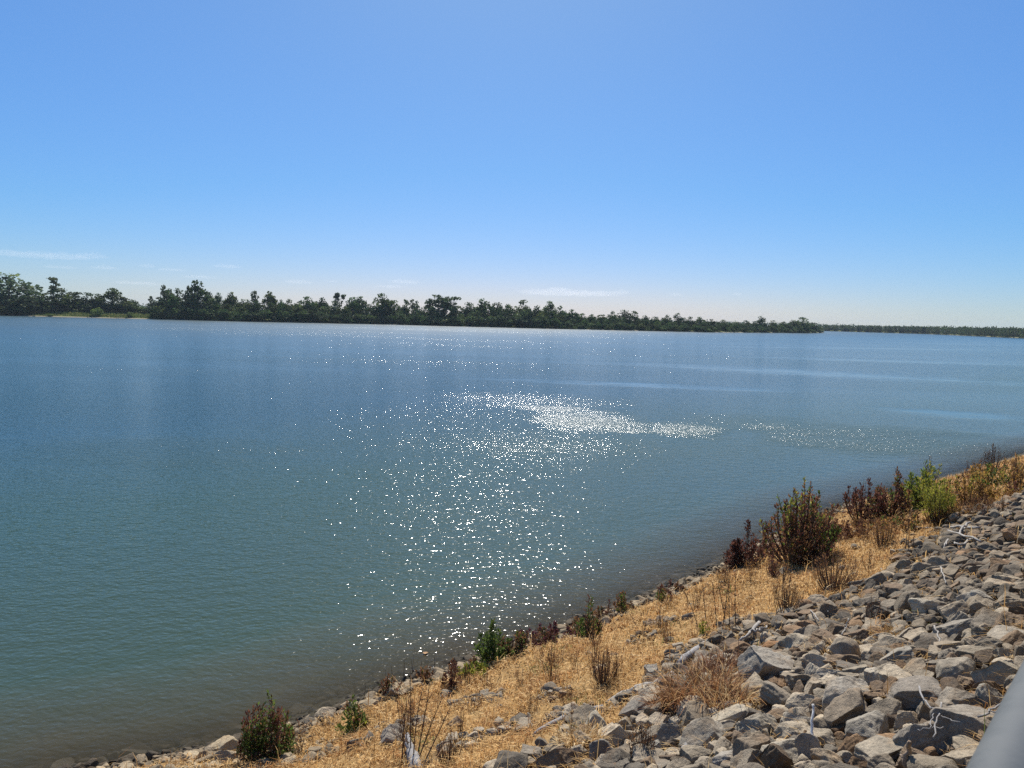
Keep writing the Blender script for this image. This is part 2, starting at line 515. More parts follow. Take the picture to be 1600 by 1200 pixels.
def rock_rot(r, nrm, tilt):
    n = unit(nrm + r.normal(0, tilt, 3))
    x = unit(np.cross(n, r.normal(size=3)))
    return np.stack([x, np.cross(n, x), n], 1)

GREYS = [(0.33, 0.298, 0.25), (0.39, 0.352, 0.295), (0.26, 0.236, 0.20), (0.43, 0.388, 0.322), (0.32, 0.28, 0.225), (0.29, 0.268, 0.235), (0.49, 0.445, 0.37), (0.20, 0.182, 0.158)]
BROWNS = [(0.27, 0.205, 0.145), (0.29, 0.20, 0.125), (0.22, 0.17, 0.125)]
TANS = [(0.44, 0.37, 0.265), (0.37, 0.31, 0.225), (0.48, 0.41, 0.30)]

NOTABLE = [  # px, py, w, h, colour, label
 (1190, 1047, 84, 48, (0.33, 0.32, 0.31), 'large grey slab of rock leaning beside the brown dry grass mound'),
 (1319, 1087, 72, 66, (0.37, 0.36, 0.35), 'big pale grey boulder with a bright corner, middle of the rock slope'),
 (1353, 1147, 66, 56, (0.33, 0.32, 0.305), 'squarish grey rock with a smooth lit top, above the long flat slab end'),
 (1431, 1085, 80, 50, (0.27, 0.255, 0.245), 'wide layered brown grey rock behind the bleached twigs'),
 (1531, 946, 56, 36, (0.42, 0.41, 0.39), 'pale blocky rock high on the right edge slope above the boulders'),
 (1269, 1174, 46, 58, (0.35, 0.33, 0.31), 'upright rounded grey rock just below the white upright stick'),
 (1178, 1176, 54, 62, (0.24, 0.205, 0.17), 'dark brown pointed rock standing at the bottom edge'),
 (1226, 1178, 60, 44, (0.37, 0.35, 0.32), 'tilted grey rock between the pointed brown rock and the upright one'),
 (1241, 1130, 56, 42, (0.42, 0.40, 0.37), 'light grey rock left of the white upright stick'),
 (1134, 1126, 60, 40, (0.42, 0.395, 0.35), 'pale rock at the foot of the brown dry grass mound'),
 (1180, 1142, 66, 36, (0.38, 0.36, 0.325), 'broad low pale rock above the dark brown pointed rock'),
 (1372, 1180, 78, 48, (0.36, 0.335, 0.30), 'long sloping grey rock at the bottom edge left of the crooked root'),
 (1438, 1164, 84, 44, (0.30, 0.285, 0.27), 'big grey rock behind the crooked brown root at the bottom'),
 (1512, 1137, 86, 56, (0.28, 0.265, 0.255), 'large dark fronted rock next to the grey handrail'),
 (1560, 1062, 70, 40, (0.34, 0.32, 0.28), 'long ridge backed rock above the upper end of the handrail'),
 (1550, 1095, 42, 52, (0.33, 0.32, 0.30), 'triangular grey rock standing on end near the handrail'),
 (1495, 1102, 60, 36, (0.31, 0.29, 0.27), 'rock with pale top ridge left of the triangular rock'),
 (1216, 1013, 42, 26, (0.30, 0.17, 0.085), 'rust brown rock lying among grey ones beyond the dry grass mound'),
 (1450, 912, 40, 36, (0.20, 0.165, 0.135), 'dark brown pointed rock higher up the slope near the grass edge'),
 (1444, 955, 48, 22, (0.47, 0.45, 0.41), 'flat pale slab in front of the dark brown pointed rock'),
 (1301, 1057, 48, 42, (0.44, 0.42, 0.39), 'rectangular pale rock tilted up beside a smaller twin'),
 (1275, 1056, 34, 34, (0.42, 0.40, 0.37), 'smaller pale tilted rock just left of the rectangular one'),
 (1367, 1062, 40, 42, (0.46, 0.44, 0.41), 'smooth pale block tilted to the left in the middle of the slope'),
 (1328, 1118, 76, 24, (0.27, 0.235, 0.20), 'long flat brown slab lying across a dark gap'),
 (1380, 1114, 52, 46, (0.27, 0.24, 0.205), 'rough brown round rock right of the long flat slab'),
 (933, 1138, 44, 50, (0.42, 0.395, 0.35), 'pale tilted slab among the left rocks below the thin grey log'),
 (938, 1180, 48, 48, (0.22, 0.215, 0.215), 'dark blocky cracked rock at the bottom edge below the pale slab'),
 (1046, 1154, 54, 44, (0.30, 0.28, 0.26), 'grey rock right under the left foot of the dry grass mound'),
 (1108, 1158, 78, 36, (0.33, 0.32, 0.305), 'wide rock with a dark shaded front at the end of the grey leaning stick'),
 (1138, 1186, 52, 46, (0.36, 0.35, 0.345), 'square grey rock at the bottom edge left of the pointed brown one'),
 (1022, 1174, 30, 34, (0.43, 0.42, 0.40), 'small pale wedge rock left of the grey leaning stick'),
 (1020, 1050, 28, 32, (0.40, 0.39, 0.37), 'upright pale stone at the upper end of the bleached log'),
 (994, 1114, 48, 30, (0.24, 0.23, 0.225), 'dark grey rock tucked under the bleached log'),
 (612, 1152, 40, 40, (0.37, 0.35, 0.33), 'lone grey rock in straw left of the weathered stump'),
 (350, 1170, 42, 22, (0.44, 0.38, 0.285), 'largest tan stone of the waterside pile, left of the leafy shrub'),
 (355, 1190, 40, 20, (0.42, 0.36, 0.275), 'tan stone just below the largest one in the waterside pile'),
 (294, 1185, 28, 18, (0.40, 0.35, 0.27), 'tan stone at the left end of the waterside pile'),
 (326, 1178, 26, 18, (0.30, 0.26, 0.21), 'darker brown stone in the middle of the waterside pile'),
 (614, 1082, 34, 20, (0.43, 0.37, 0.28), 'angular tan slab jutting up at the water edge behind the dead stalks'),
 (508, 1120, 34, 12, (0.42, 0.37, 0.30), 'flat tan slab at the water edge beside the small green shrub'),
 (1492, 1058, 60, 36, (0.30, 0.28, 0.255), 'brown grey angular rock left of the ridge backed rock'),
 (1400, 1036, 70, 40, (0.32, 0.31, 0.295), 'broad grey rock with a flat shaded face behind the tilted smooth block'),
 (1245, 1010, 52, 28, (0.42, 0.39, 0.34), 'cream topped rock beside the rust brown one'),
 (1490, 985, 62, 40, (0.29, 0.28, 0.27), 'rounded dark grey boulder above the white curved stick'),
 (1570, 1000, 64, 40, (0.33, 0.31, 0.285), 'broad grey boulder at the right edge over the ridge backed rock'),
]

PLACED = []            # x, y, radius
def place_rocks():
    cand = []          # x, y, z, radius, seed, rot, colour, px size, label
    r = np.random.default_rng(5)
    for i, (px, py, w, h, c, lab) in enumerate(NOTABLE):
        p, d = hit(px, py + 0.2 * h)
        m = d / F
        rad = 0.5 * m * math.sqrt(w * w * 0.75 + h * h * 0.25)
        nrm = slope_normal(p[0], p[1])
        right = np.array([_r[0], _r[1], 0]); right -= nrm * (right @ nrm); right = unit(right)
        ny = np.cross(nrm, right)
        asp = h / w
        # stand tall rocks up, lay wide ones down
        if asp > 0.95:
            R = np.stack([ny, -right, nrm], 1) if False else np.stack([nrm, right, ny], 1)
        else:
            R = np.stack([right, ny, nrm], 1)
        a = r.normal(0, 0.16, 3)
        Rr = np.array(Matrix.Rotation(a[0], 3, 'X') @ Matrix.Rotation(a[1], 3, 'Y') @ Matrix.Rotation(a[2], 3, 'Z'))
        z = float(zxy(p[0], p[1])) + rad * 0.30
        cand.append((p[0], p[1], z, rad, i % NSHAPE, R @ Rr, c, 9999 - i, lab))
        PLACED.append((p[0], p[1], rad))
    grid = {}
    def key(x, y): return (int(math.floor(x / 0.5)), int(math.floor(y / 0.5)))
    for (x, y, rad) in PLACED: grid.setdefault(key(x, y), []).append((x, y, rad))
    def ok(x, y, rad, k):
        a, b = key(x, y)
        for i in (-1, 0, 1):
            for j in (-1, 0, 1):
                for (u, v, q) in grid.get((a + i, b + j), ()):
                    if (u - x) ** 2 + (v - y) ** 2 < (k * (q + rad)) ** 2: return False
        return True
    def throw(n, t0, t1, s0, s1, r0, r1, k, dens, lift, tilt, cols, pw=1.6):
        T = r.uniform(t0, t1, n); S = r.uniform(s0, s1, n); U = r.random(n)
        X, Y = xy(T, S)
        D = dens(T, S)
        Z = zs(T, S)
        px, py, dz = proj(np.stack([X, Y, Z], -1))
        vis = (dz > 1) & (px > -160) & (px < 1780) & (py < 1360)
        for q in np.nonzero(vis & (r.random(n) < D))[0]:
            rad = r0 + (r1 - r0) * U[q] ** pw
            if not ok(X[q], Y[q], rad, k): continue
            grid.setdefault(key(X[q], Y[q]), []).append((X[q], Y[q], rad))
            nrm = slope_normal(X[q], Y[q])
            R = rock_rot(r, nrm, tilt)
            c = np.array(cols(T[q], S[q])) * r.uniform(0.52, 1.06) * np.array([1.07, 0.96, 0.80])
            cand.append((X[q], Y[q], Z[q] + lift * rad, rad, int(r.integers(0, NSHAPE)), R, tuple(c), rad * F / dz[q] if px[q] < 1620 and py[q] < 1215 else 0, None))
    def slopecol(t, s):
        if r.random() < 0.20 + 0.18 * (lownoise(t * 0.6, s * 0.6, 2) > 0.25): return BROWNS[r.integers(3)]
        g = np.array(GREYS[r.integers(len(GREYS))]); far = np.clip((t - 9) / 10, 0, 1)
        return g * (1 - 0.28 * far) * np.array([1, 1 - 0.03 * far, 1 - 0.08 * far])
    ra = lambda T, S: rock_amount(T, S) ** 1.5
    throw(40000, 0, 62, 3, 13.0, 0.115, 0.235, 0.76, lambda T, S: ra(T, S) * np.clip((S - 5.5) / 2, 0.0, 1), 0.34, 0.34, slopecol)
    throw(80000, 0, 62, 2.5, 13.0, 0.075, 0.14, 0.72, ra, 0.34, 0.55, slopecol)
    throw(60000, 0, 40, 2.0, 12.6, 0.035, 0.075, 0.8, ra, 0.15, 0.5, slopecol)
    # tan stones in a narrow line along the water
    line = lambda T, S: np.exp(-((S - 0.35) / 0.42) ** 2) * (0.12 + 0.75 * (lownoise(T * 1.2, S, 4) > -0.2))
    tan = lambda t, s: np.array(TANS[r.integers(3)]) * 0.85 if s > 0.18 else (0.10, 0.085, 0.062)
    throw(9000, 0, 34, -1.2, 1.6, 0.07, 0.17, 0.72, line, 0.15, 0.35, tan)
    throw(9000, 0, 34, -1.2, 1.6, 0.035, 0.07, 0.68, line, 0.2, 0.5, tan)
    pile = lambda T, S: np.clip(1.35 - np.abs(T - 4.4) / 1.6, 0, 1)
    throw(5000, 2.2, 6.6, -0.1, 2.6, 0.06, 0.16, 0.72, pile, 0.2, 0.4, tan)
    # a few half buried stones in the straw
    throw(150, 2, 30, 1.5, 7, 0.07, 0.16, 0.9, lambda T, S: (1 - rock_amount(T, S)) * 0.5, -0.05, 0.3, slopecol)
    # drowned stones just below the surface
    throw(2500, 1, 30, -2.6, -0.3, 0.06, 0.2, 0.75, lambda T, S: 0.35 + 0.65 * (T < 7), 0.12, 0.4, lambda t, s: (0.085, 0.075, 0.055))
    return cand

cand = place_rocks()
cand.sort(key=lambda c: -c[7])
shore_lab = 'tan waterside stone lying in the narrow line along the water edge'
slope_lab = 'ordinary angular rock heaped with many alike on the grey rock slope'
straw_lab = 'half buried grey stone lying alone in the dry straw grass'
NIND = 296
for (x, y, z, rad, seed, R, c, pxs, lab) in cand[:NIND]:
    t, s = ts(x, y)
    o = link('rock', rock_mesh(seed))
    o.matrix_world = Matrix.Translation((x, y, z)) @ Matrix(R.tolist()).to_4x4() @ Matrix.Scale(rad, 4)
    if lab: c = (c[0] * 0.98, c[1] * 0.88, c[2] * 0.71)
    o.color = (*c, 1)
    if s < 1.7: g, l = 'tan stones along the water edge', shore_lab
    elif rock_amount(t, s) > 0.3: g, l = 'rocks of the rock slope', slope_lab
    else: g, l = 'stones in the dry grass', straw_lab
    tag(o, lab or l, 'rock', g)
SV, SF, SC, nb = [], [], [], 0
for (x, y, z, rad, seed, R, c, pxs, lab) in cand[NIND:]:
    dist = math.dist((x, y, z), CAM)
    V, Fc = rock_sub(seed, 4 if rad * F / dist > 11 else (3 if rad * F / dist > 4.5 else 2))
    SV.append((V * rad) @ R.T + np.array([x, y, z])); SF.append(Fc + nb); SC.append(np.tile(c, (len(V), 1))); nb += len(V)
o = link('rubble', mesh_np('rubble', np.concatenate(SV), [np.concatenate(SF)], M_rocks, np.concatenate(SC), True))
tag(o, 'smaller broken rock filling the slope and water edge', kind='stuff')
print('rocks', len(cand), 'rubble verts', nb)

# ------------------------------------------------------------------ dry grass (uncountable)
STRAW = np.array([(0.62, 0.42, 0.19), (0.72, 0.52, 0.26), (0.54, 0.345, 0.145), (0.36, 0.215, 0.09), (0.80, 0.62, 0.36)])
def blades(X, Y, Z, hgt, wid, lean, cols):
    n = len(X)
    b = np.stack([X, Y, Z], -1)
    az = rng.uniform(0, 2 * math.pi, n)
    side = np.stack([np.cos(az), np.sin(az), np.zeros(n)], -1) * (wid * 0.5)[:, None]
    d = np.stack([-np.sin(az), np.cos(az), np.zeros(n)], -1) * (hgt * lean)[:, None]
    upv = np.array([0, 0, 1.0])
    v = [b - side, b + side, b + d * 0.35 + upv * (hgt * 0.6)[:, None] - side * 0.8, b + d * 0.35 + upv * (hgt * 0.6)[:, None] + side * 0.8,
         b + d + upv * (hgt * np.maximum(1 - 0.45 * lean, 0.2))[:, None] - side * 0.12, b + d + upv * (hgt * np.maximum(1 - 0.45 * lean, 0.2))[:, None] + side * 0.12]
    V = np.stack(v, 1).reshape(-1, 3)
    i = np.arange(n)[:, None] * 6
    Q = np.concatenate([i + np.array([0, 1, 3, 2]), i + np.array([2, 3, 5, 4])])
    return V, Q, np.repeat(cols, 6, axis=0)

def build_grass():
    n = 330000
    # more blades near the camera: sample along the shore with falling density
    T = 1 + (rng.random(n) ** 1.9) * 62; S = rng.uniform(0.5, 11.5, n)
    X, Y = xy(T, S); Z = zs(T, S)
    px, py, dz = proj(np.stack([X, Y, Z], -1))
    g = 1 - rock_amount(T, S)
    dens = np.clip(g, 0, 1) * np.clip((S - 0.55) / 0.8, 0, 1) * np.clip(0.28 + 1.1 * np.clip(lownoise(T * 1.6, S * 1.6, 1) + 0.45, 0, 1), 0, 1)
    straw_in_rocks = (rock_amount(T, S) > 0.3) * (lownoise(T * 1.3, S * 1.3, 3) > 0.12) * 0.55 + (rock_amount(T, S) > 0.3) * (S < rock_edge(T) + 1.3) * 0.3
    keep = (px > -200) & (px < 1800) & (py < 1400) & (dz > 1) & (rng.random(n) < np.maximum(dens, straw_in_rocks))
    X, Y, Z, T, S, dz = X[keep], Y[keep], Z[keep], T[keep], S[keep], dz[keep]
    n = len(X)
    hgt = rng.uniform(0.06, 0.19, n) * (1 + 0.4 * lownoise(T * 2, S * 2, 5))
    tall = rng.random(n) < 0.035
    hgt = np.where(tall, hgt * rng.uniform(1.6, 3.2, n), hgt)
    wid = np.clip(dz * 0.0011, 0.006, 0.04) * rng.uniform(0.6, 1.3, n)
    lean = rng.uniform(0.5, 1.9, n)
    lean = np.where(tall, lean * 0.35, lean)
    ci = rng.integers(0, 5, n)
    C = STRAW[ci] * np.array([1.03, 0.95, 0.80]) * rng.uniform(0.7, 1.15, (n, 1)) * (1 + 0.16 * lownoise(T * 2.7, S * 3.1, 12))[:, None]
    rust = (lownoise(T * 0.9, S * 1.1, 7) > 0.3) & (rng.random(n) < 0.5)
    C = np.where(rust[:, None], C * np.array([0.72, 0.58, 0.5]), C)
    green = (lownoise(T * 1.4, S * 0.8, 9) > 0.62) & (rng.random(n) < 0.25)
    C = np.where(green[:, None], np.array([0.16, 0.19, 0.05]), C)
    V, Q, CC = blades(X, Y, Z - 0.01, hgt, wid, lean, C)
    o = link('dry_grass', mesh_np('dry_grass', V, [Q], M_straw, CC))
    tag(o, 'golden dry grass covering the lower bank', kind='stuff')
    print('blades', n)
build_grass()

# ------------------------------------------------------------------ plants on the bank
GREEN = [(0.095, 0.14, 0.032), (0.14, 0.185, 0.042), (0.065, 0.10, 0.025)]
LIME = [(0.26, 0.255, 0.04), (0.34, 0.31, 0.05), (0.20, 0.22, 0.035)]
MAROON = [(0.115, 0.048, 0.034), (0.16, 0.068, 0.044), (0.08, 0.036, 0.028)]
BROWN = [(0.20, 0.10, 0.045), (0.14, 0.072, 0.036), (0.27, 0.15, 0.065)]
ORANGE = [(0.34, 0.20, 0.055), (0.42, 0.25, 0.075), (0.26, 0.15, 0.045)]
DARK = [(0.045, 0.032, 0.026), (0.065, 0.045, 0.034), (0.09, 0.06, 0.042)]
PURPLE = [(0.09, 0.03, 0.045), (0.12, 0.045, 0.05), (0.07, 0.03, 0.03)]

def plant(name, label, cat, px, py, hpx, wpx, low, high, mix=0.5, stems=14, leaves=900, leaf=0.075, shape='oval', group=None, stem_mat=None, lean=0.0, seed=None, lift0=0.12, slender=0.42, jit=0.055):
    p, d = hit(px, py)
    m = d / F
    Hh, Wd = hpx * m, wpx * m
    root = empty(name, (float(p[0]), float(p[1]), float(zxy(p[0], p[1])) - 0.02))
    tag(root, label, cat, group)
    r = np.random.default_rng(seed if seed is not None else int(px * 7 + py))
    tb = Tubes(4)
    C, A, K = [], [], []
    per = max(4, leaves // stems)
    for i in range(stems):
        a = r.uniform(0, 2 * math.pi); q = math.sqrt(r.random())
        if i < 2: q *= 0.25
        if shape == 'cone': top = 1 - 0.72 * q
        elif shape == 'fan': top = 0.98 - 0.30 * q * q + r.normal(0, 0.06)
        elif shape == 'mat': top = r.uniform(0.45, 1.0)
        else: top = math.sqrt(max(0.05, 1 - 0.86 * q * q))
        top *= r.uniform(0.62, 1.0) if i > 1 else 1.0
        e = np.array([math.cos(a) * q * Wd / 2 + lean * Wd * top, math.sin(a) * q * Wd / 2, top * Hh])
        tone = r.normal(0, 0.28)
        br = 0.45 if shape == 'mat' else 0.16
        b0 = np.array([math.cos(a) * q * Wd * br + r.normal(0, 0.02), math.sin(a) * q * Wd * br + r.normal(0, 0.02), 0])
        b0[2] = float(zxy(p[0] + b0[0], p[1] + b0[1])) - float(zxy(p[0], p[1]))
        e[2] += b0[2] * 0.4
        bend = np.array([math.cos(a), math.sin(a), 0]) * q * Wd * 0.06 + r.normal(0, 0.02 * Hh, 3)
        pts = curve3(b0, e, bend, 6)
        rad = max(0.004, 0.011 * Hh) * (0.7 + 0.5 * r.random())
        tb.add(pts, np.linspace(rad, rad * 0.3, 6))
        if leaves:
            f = lift0 + (1 - lift0) * r.random(per) ** 0.75
            seg = np.clip((f * 5).astype(int), 0, 4); ff = (f * 5 - seg)[:, None]
            c = pts[seg] * (1 - ff) + pts[seg + 1] * ff
            spread = (jit * Hh * (1.15 - f))[:, None]
            off = r.normal(0, 1, (per, 3)) * spread
            dirv = unit(off + np.array([0, 0, 0.35 * Hh * 0.1])) + np.array([0, 0, 0.25]) + r.normal(0, 0.35, (per, 3))
            zz = f * top + r.normal(0, 0.16, per) + tone
            pg = np.clip((zz - mix) * 4 + 0.5 + r.normal(0, 0.25), 0, 1)
            pick_high = r.random(per) < pg
            kh, kl = r.integers(0, len(high)), r.integers(0, len(low))
            own = r.random(per) < 0.6
            hi = np.array(high)[np.where(own, kh, r.integers(0, len(high), per))]; lo = np.array(low)[np.where(own, kl, r.integers(0, len(low), per))]
            col = np.where(pick_high[:, None], hi, lo) * r.uniform(0.7, 1.35, (per, 1))
            C.append(c + off); A.append(dirv); K.append(col)
    st = link('stem', tb.mesh('stem', stem_mat or M_stem), root)
    if leaves:
        C = np.concatenate(C); A = np.concatenate(A); K = np.concatenate(K)
        L = r.uniform(0.6, 1.3, len(C)) * leaf
        V, Q, CC = leaf_cards(C, A, L, L * slender, K, 0.25)
        link('foliage', mesh_np('foliage', V, [Q], M_leaf, CC), root)
    return root

B = 'shrubs on the river bank'
plant('leafy_shrub', 'cone shaped shrub of green and maroon leaves at the waterside beside tan stones', 'shrub', 417, 1194, 116, 86, GREEN + BROWN[:1] + MAROON[:1], MAROON + BROWN[:1], 0.66, 46, 3600, 0.072, 'oval', B)
plant('leafy_shrub', 'small bright green shrub with a reddish tip beside flat tan waterside slabs', 'shrub', 549, 1146, 62, 52, GREEN + LIME[:1], BROWN + MAROON[:1], 0.72, 14, 800, 0.075, 'cone', B)
plant('weed', 'reddish brown weed standing left of the yellow green ground plant', 'plant', 706, 1076, 50, 36, MAROON + BROWN, MAROON, 0.5, 12, 520, 0.07, 'cone', B)
plant('ground_plant', 'low yellow green ground plant at the foot of the green waterside shrub', 'plant', 738, 1056, 24, 50, LIME, LIME + GREEN, 0.6, 22, 800, 0.075, 'mat', B)
plant('leafy_shrub', 'dense green shrub at the water edge left of the purple creeper', 'shrub', 771, 1036, 70, 58, GREEN, GREEN + LIME[:1], 0.8, 24, 1800, 0.08, 'oval', B)
plant('leafy_shrub', 'dull dark green shrub tucked between green shrub and purple creeper', 'shrub', 808, 1024, 40, 46, GREEN[::2] + DARK, GREEN[::2] + BROWN, 0.7, 16, 800, 0.08, 'oval', B)
plant('ground_plant', 'low purple red creeper spreading along the water edge', 'plant', 862, 1002, 22, 96, PURPLE + BROWN[:1], PURPLE, 0.4, 40, 1700, 0.075, 'mat', B)
plant('leafy_shrub', 'slim tall green shrub with dark tips right of the purple creeper', 'shrub', 918, 1000, 80, 44, GREEN + BROWN[:1], MAROON + DARK, 0.72, 18, 1300, 0.08, 'cone', B)
plant('weed', 'dark reddish spike of dock seed left of the small olive weed', 'plant', 951, 962, 28, 10, BROWN, MAROON, 0.4, 4, 110, 0.06, 'cone', B)
plant('weed', 'small olive weed at the water edge beyond the slim shrub', 'plant', 971, 956, 30, 20, GREEN + BROWN, GREEN + BROWN, 0.6, 8, 260, 0.07, 'cone', B)
plant('weed', 'reddish weed with a green foot at the water edge', 'plant', 1032, 940, 26, 24, GREEN + LIME[:1], MAROON + BROWN, 0.45, 10, 330, 0.08, 'oval', B)
plant('weed', 'single dark seed spike right of the reddish weed', 'plant', 1046, 938, 36, 9, MAROON, MAROON, 0.4, 4, 110, 0.07, 'cone', B)
plant('leafy_shrub', 'dark maroon cone shaped shrub left of the biggest shrub', 'shrub', 1162, 888, 84, 58, MAROON + DARK[:1], MAROON, 0.5, 26, 1700, 0.105, 'cone', B, slender=0.5)
plant('weed', 'thin maroon weed leaning over water at the left foot of the maroon shrub', 'plant', 1141, 890, 42, 20, MAROON, MAROON, 0.5, 7, 240, 0.09, 'cone', B)
plant('leafy_shrub', 'biggest shrub on the bank, green and brown with many pointed tips', 'shrub', 1246, 880, 134, 122, BROWN + MAROON + GREEN[:1], BROWN + GREEN[:2] + MAROON[1:2] + LIME, 0.55, 80, 5200, 0.11, 'oval', B, slender=0.45, jit=0.04)
plant('leafy_shrub', 'low brown and maroon shrub hugging the right foot of the biggest shrub', 'shrub', 1298, 850, 50, 84, BROWN + MAROON, BROWN + MAROON, 0.5, 26, 1500, 0.10, 'oval', B)
plant('leafy_shrub', 'maroon shrub with bare twigs rising from it beside the water', 'shrub', 1346, 816, 66, 66, MAROON + BROWN[:2] + GREEN[:1], MAROON, 0.4, 22, 1300, 0.125, 'fan', B)
plant('leafy_shrub', 'maroon and green shrub with a tall dark point left of the lime shrubs', 'shrub', 1394, 808, 80, 74, GREEN + BROWN + MAROON, MAROON + BROWN[:1], 0.5, 30, 2200, 0.125, 'cone', B)
plant('leafy_shrub', 'yellow green bushy shrub behind the bright upright one', 'shrub', 1440, 794, 74, 66, GREEN + LIME, LIME + GREEN, 0.6, 26, 1900, 0.125, 'oval', B)
plant('leafy_shrub', 'bright lime upright willow shrub on bare crooked legs above driftwood', 'shrub', 1464, 820, 84, 56, LIME, LIME, 0.5, 30, 2400, 0.10, 'fan', B, lift0=0.34, slender=0.22)
plant('leafy_shrub', 'orange green shrub right of the lime willow shrub', 'shrub', 1512, 796, 70, 78, ORANGE + BROWN, ORANGE + LIME[:1] + GREEN[:1], 0.6, 26, 1900, 0.11, 'oval', B)
plant('leafy_shrub', 'low green and orange shrub behind the orange green one', 'shrub', 1548, 764, 40, 70, ORANGE + GREEN, GREEN + LIME + ORANGE, 0.6, 20, 900, 0.13, 'oval', B)
plant('bare_shrub', 'dark bare shrub of arching twigs nearest the right edge of the water', 'shrub', 1553, 738, 46, 44, DARK, DARK, 0.5, 26, 500, 0.10, 'fan', B, slender=0.25)
plant('bare_shrub', 'low grey brown bare shrub left of the dark arching one', 'shrub', 1530, 740, 28, 40, DARK + BROWN, BROWN[:2], 0.5, 24, 240, 0.09, 'fan', B, slender=0.22)
plant('bare_shrub', 'dark bare twigs poking up behind the yellow green shrub', 'shrub', 1450, 778, 66, 26, DARK, DARK, 0.5, 14, 260, 0.09, 'fan', B, slender=0.25)
plant('leafy_shrub', 'rusty orange weed thicket at the right edge below the bare shrub', 'shrub', 1592, 766, 60, 60, ORANGE + BROWN, ORANGE + LIME[:1] + BROWN, 0.6, 30, 1500, 0.11, 'fan', B, slender=0.25)
plant('weed', 'brown dry weed clump in straw in front of the biggest shrub', 'plant', 1302, 922, 66, 76, BROWN, BROWN + MAROON[:1], 0.5, 54, 1500, 0.05, 'fan', B, slender=0.3)
plant('weed', 'brown dry weed clump beside the driftwood tangle on straw', 'plant', 1380, 856, 52, 54, BROWN + ORANGE[:1], BROWN, 0.5, 34, 800, 0.06, 'fan', B, slender=0.3)
plant('weed', 'dark maroon weed tuft at the lower left foot of the biggest shrub', 'plant', 1206, 905, 44, 28, MAROON + BROWN, MAROON, 0.4, 16, 420, 0.06, 'fan', B)
plant('weed', 'brown thin weed clump at the rock edge right of the tall bare stalks', 'plant', 1228, 962, 62, 48, BROWN + DARK[:1], BROWN, 0.5, 34, 800, 0.045, 'fan', B, slender=0.3)
plant('weed', 'small yellow green weed at the foot of the tall bare stalks', 'plant', 1098, 998, 30, 22, LIME + GREEN, LIME + BROWN[:1], 0.6, 9, 200, 0.06, 'oval', B)
plant('weed', 'rusty brown weed clump in straw above the bleached log', 'plant', 944, 1072, 66, 50, BROWN + MAROON[:1], BROWN, 0.5, 40, 1000, 0.04, 'fan', B, slender=0.3)
plant('weed', 'dark brown dead weed between rocks at the bottom edge', 'plant', 1002, 1196, 72, 44, DARK + MAROON[:1] + BROWN[:1], DARK + BROWN[:1], 0.5, 40, 1300, 0.03, 'fan', B, slender=0.35)
plant('weed', 'rusty brown low clump below the orange green shrub', 'plant', 1528, 806, 36, 58, BROWN + MAROON[:1], BROWN, 0.5, 34, 900, 0.06, 'fan', B, slender=0.3)
plant('weed', 'small maroon weed tuft among dark rocks at the right edge', 'plant', 1583, 776, 24, 32, MAROON + BROWN, MAROON, 0.5, 16, 400, 0.07, 'oval', B)
plant('weed', 'thin dark weed stalks standing on rocks right of rusty clump', 'plant', 1566, 806, 40, 22, DARK + BROWN, BROWN, 0.5, 10, 130, 0.05, 'fan', B)
plant('weed', 'dark dead weed hanging over rocks beside the cream topped rock', 'plant', 1362, 975, 44, 46, DARK + MAROON[:1], DARK + BROWN[:1], 0.5, 34, 600, 0.03, 'fan', B, slender=0.3)
plant('weed', 'rusty dead stalks left of the dry grass mound', 'plant', 700, 1200, 70, 40, BROWN + ORANGE[:1], BROWN, 0.5, 26, 420, 0.03, 'fan', B, slender=0.3)

plant('undergrowth', 'rusty low growth between the biggest shrub and the maroon shrub', 'plant', 1345, 836, 26, 70, BROWN + MAROON, BROWN + ORANGE[:1], 0.5, 40, 1300, 0.09, 'mat', B)
plant('undergrowth', 'olive and rust low growth under the maroon and lime shrubs', 'plant', 1410, 826, 24, 80, BROWN + GREEN[:1], BROWN + ORANGE[:1] + GREEN[:1], 0.5, 40, 1300, 0.10, 'mat', B)
plant('undergrowth', 'rusty brown low growth under the orange green shrub', 'plant', 1490, 812, 30, 70, BROWN + ORANGE[:1], ORANGE + BROWN, 0.5, 40, 1400, 0.08, 'mat', B)
plant('undergrowth', 'golden brown low growth between the orange shrub and the right edge', 'plant', 1560, 782, 26, 76, ORANGE + BROWN, ORANGE + LIME[:1], 0.5, 40, 1300, 0.09, 'mat', B)
plant('undergrowth', 'dark maroon low growth at the shore behind the maroon cone shrub', 'plant', 1200, 868, 26, 40, MAROON + BROWN, MAROON + BROWN, 0.5, 24, 800, 0.08, 'mat', B)
plant('undergrowth', 'dark growth at the water edge below the bare arching shrub', 'plant', 1536, 744, 16, 64, DARK + MAROON, MAROON + BROWN, 0.5, 30, 800, 0.11, 'mat', B)
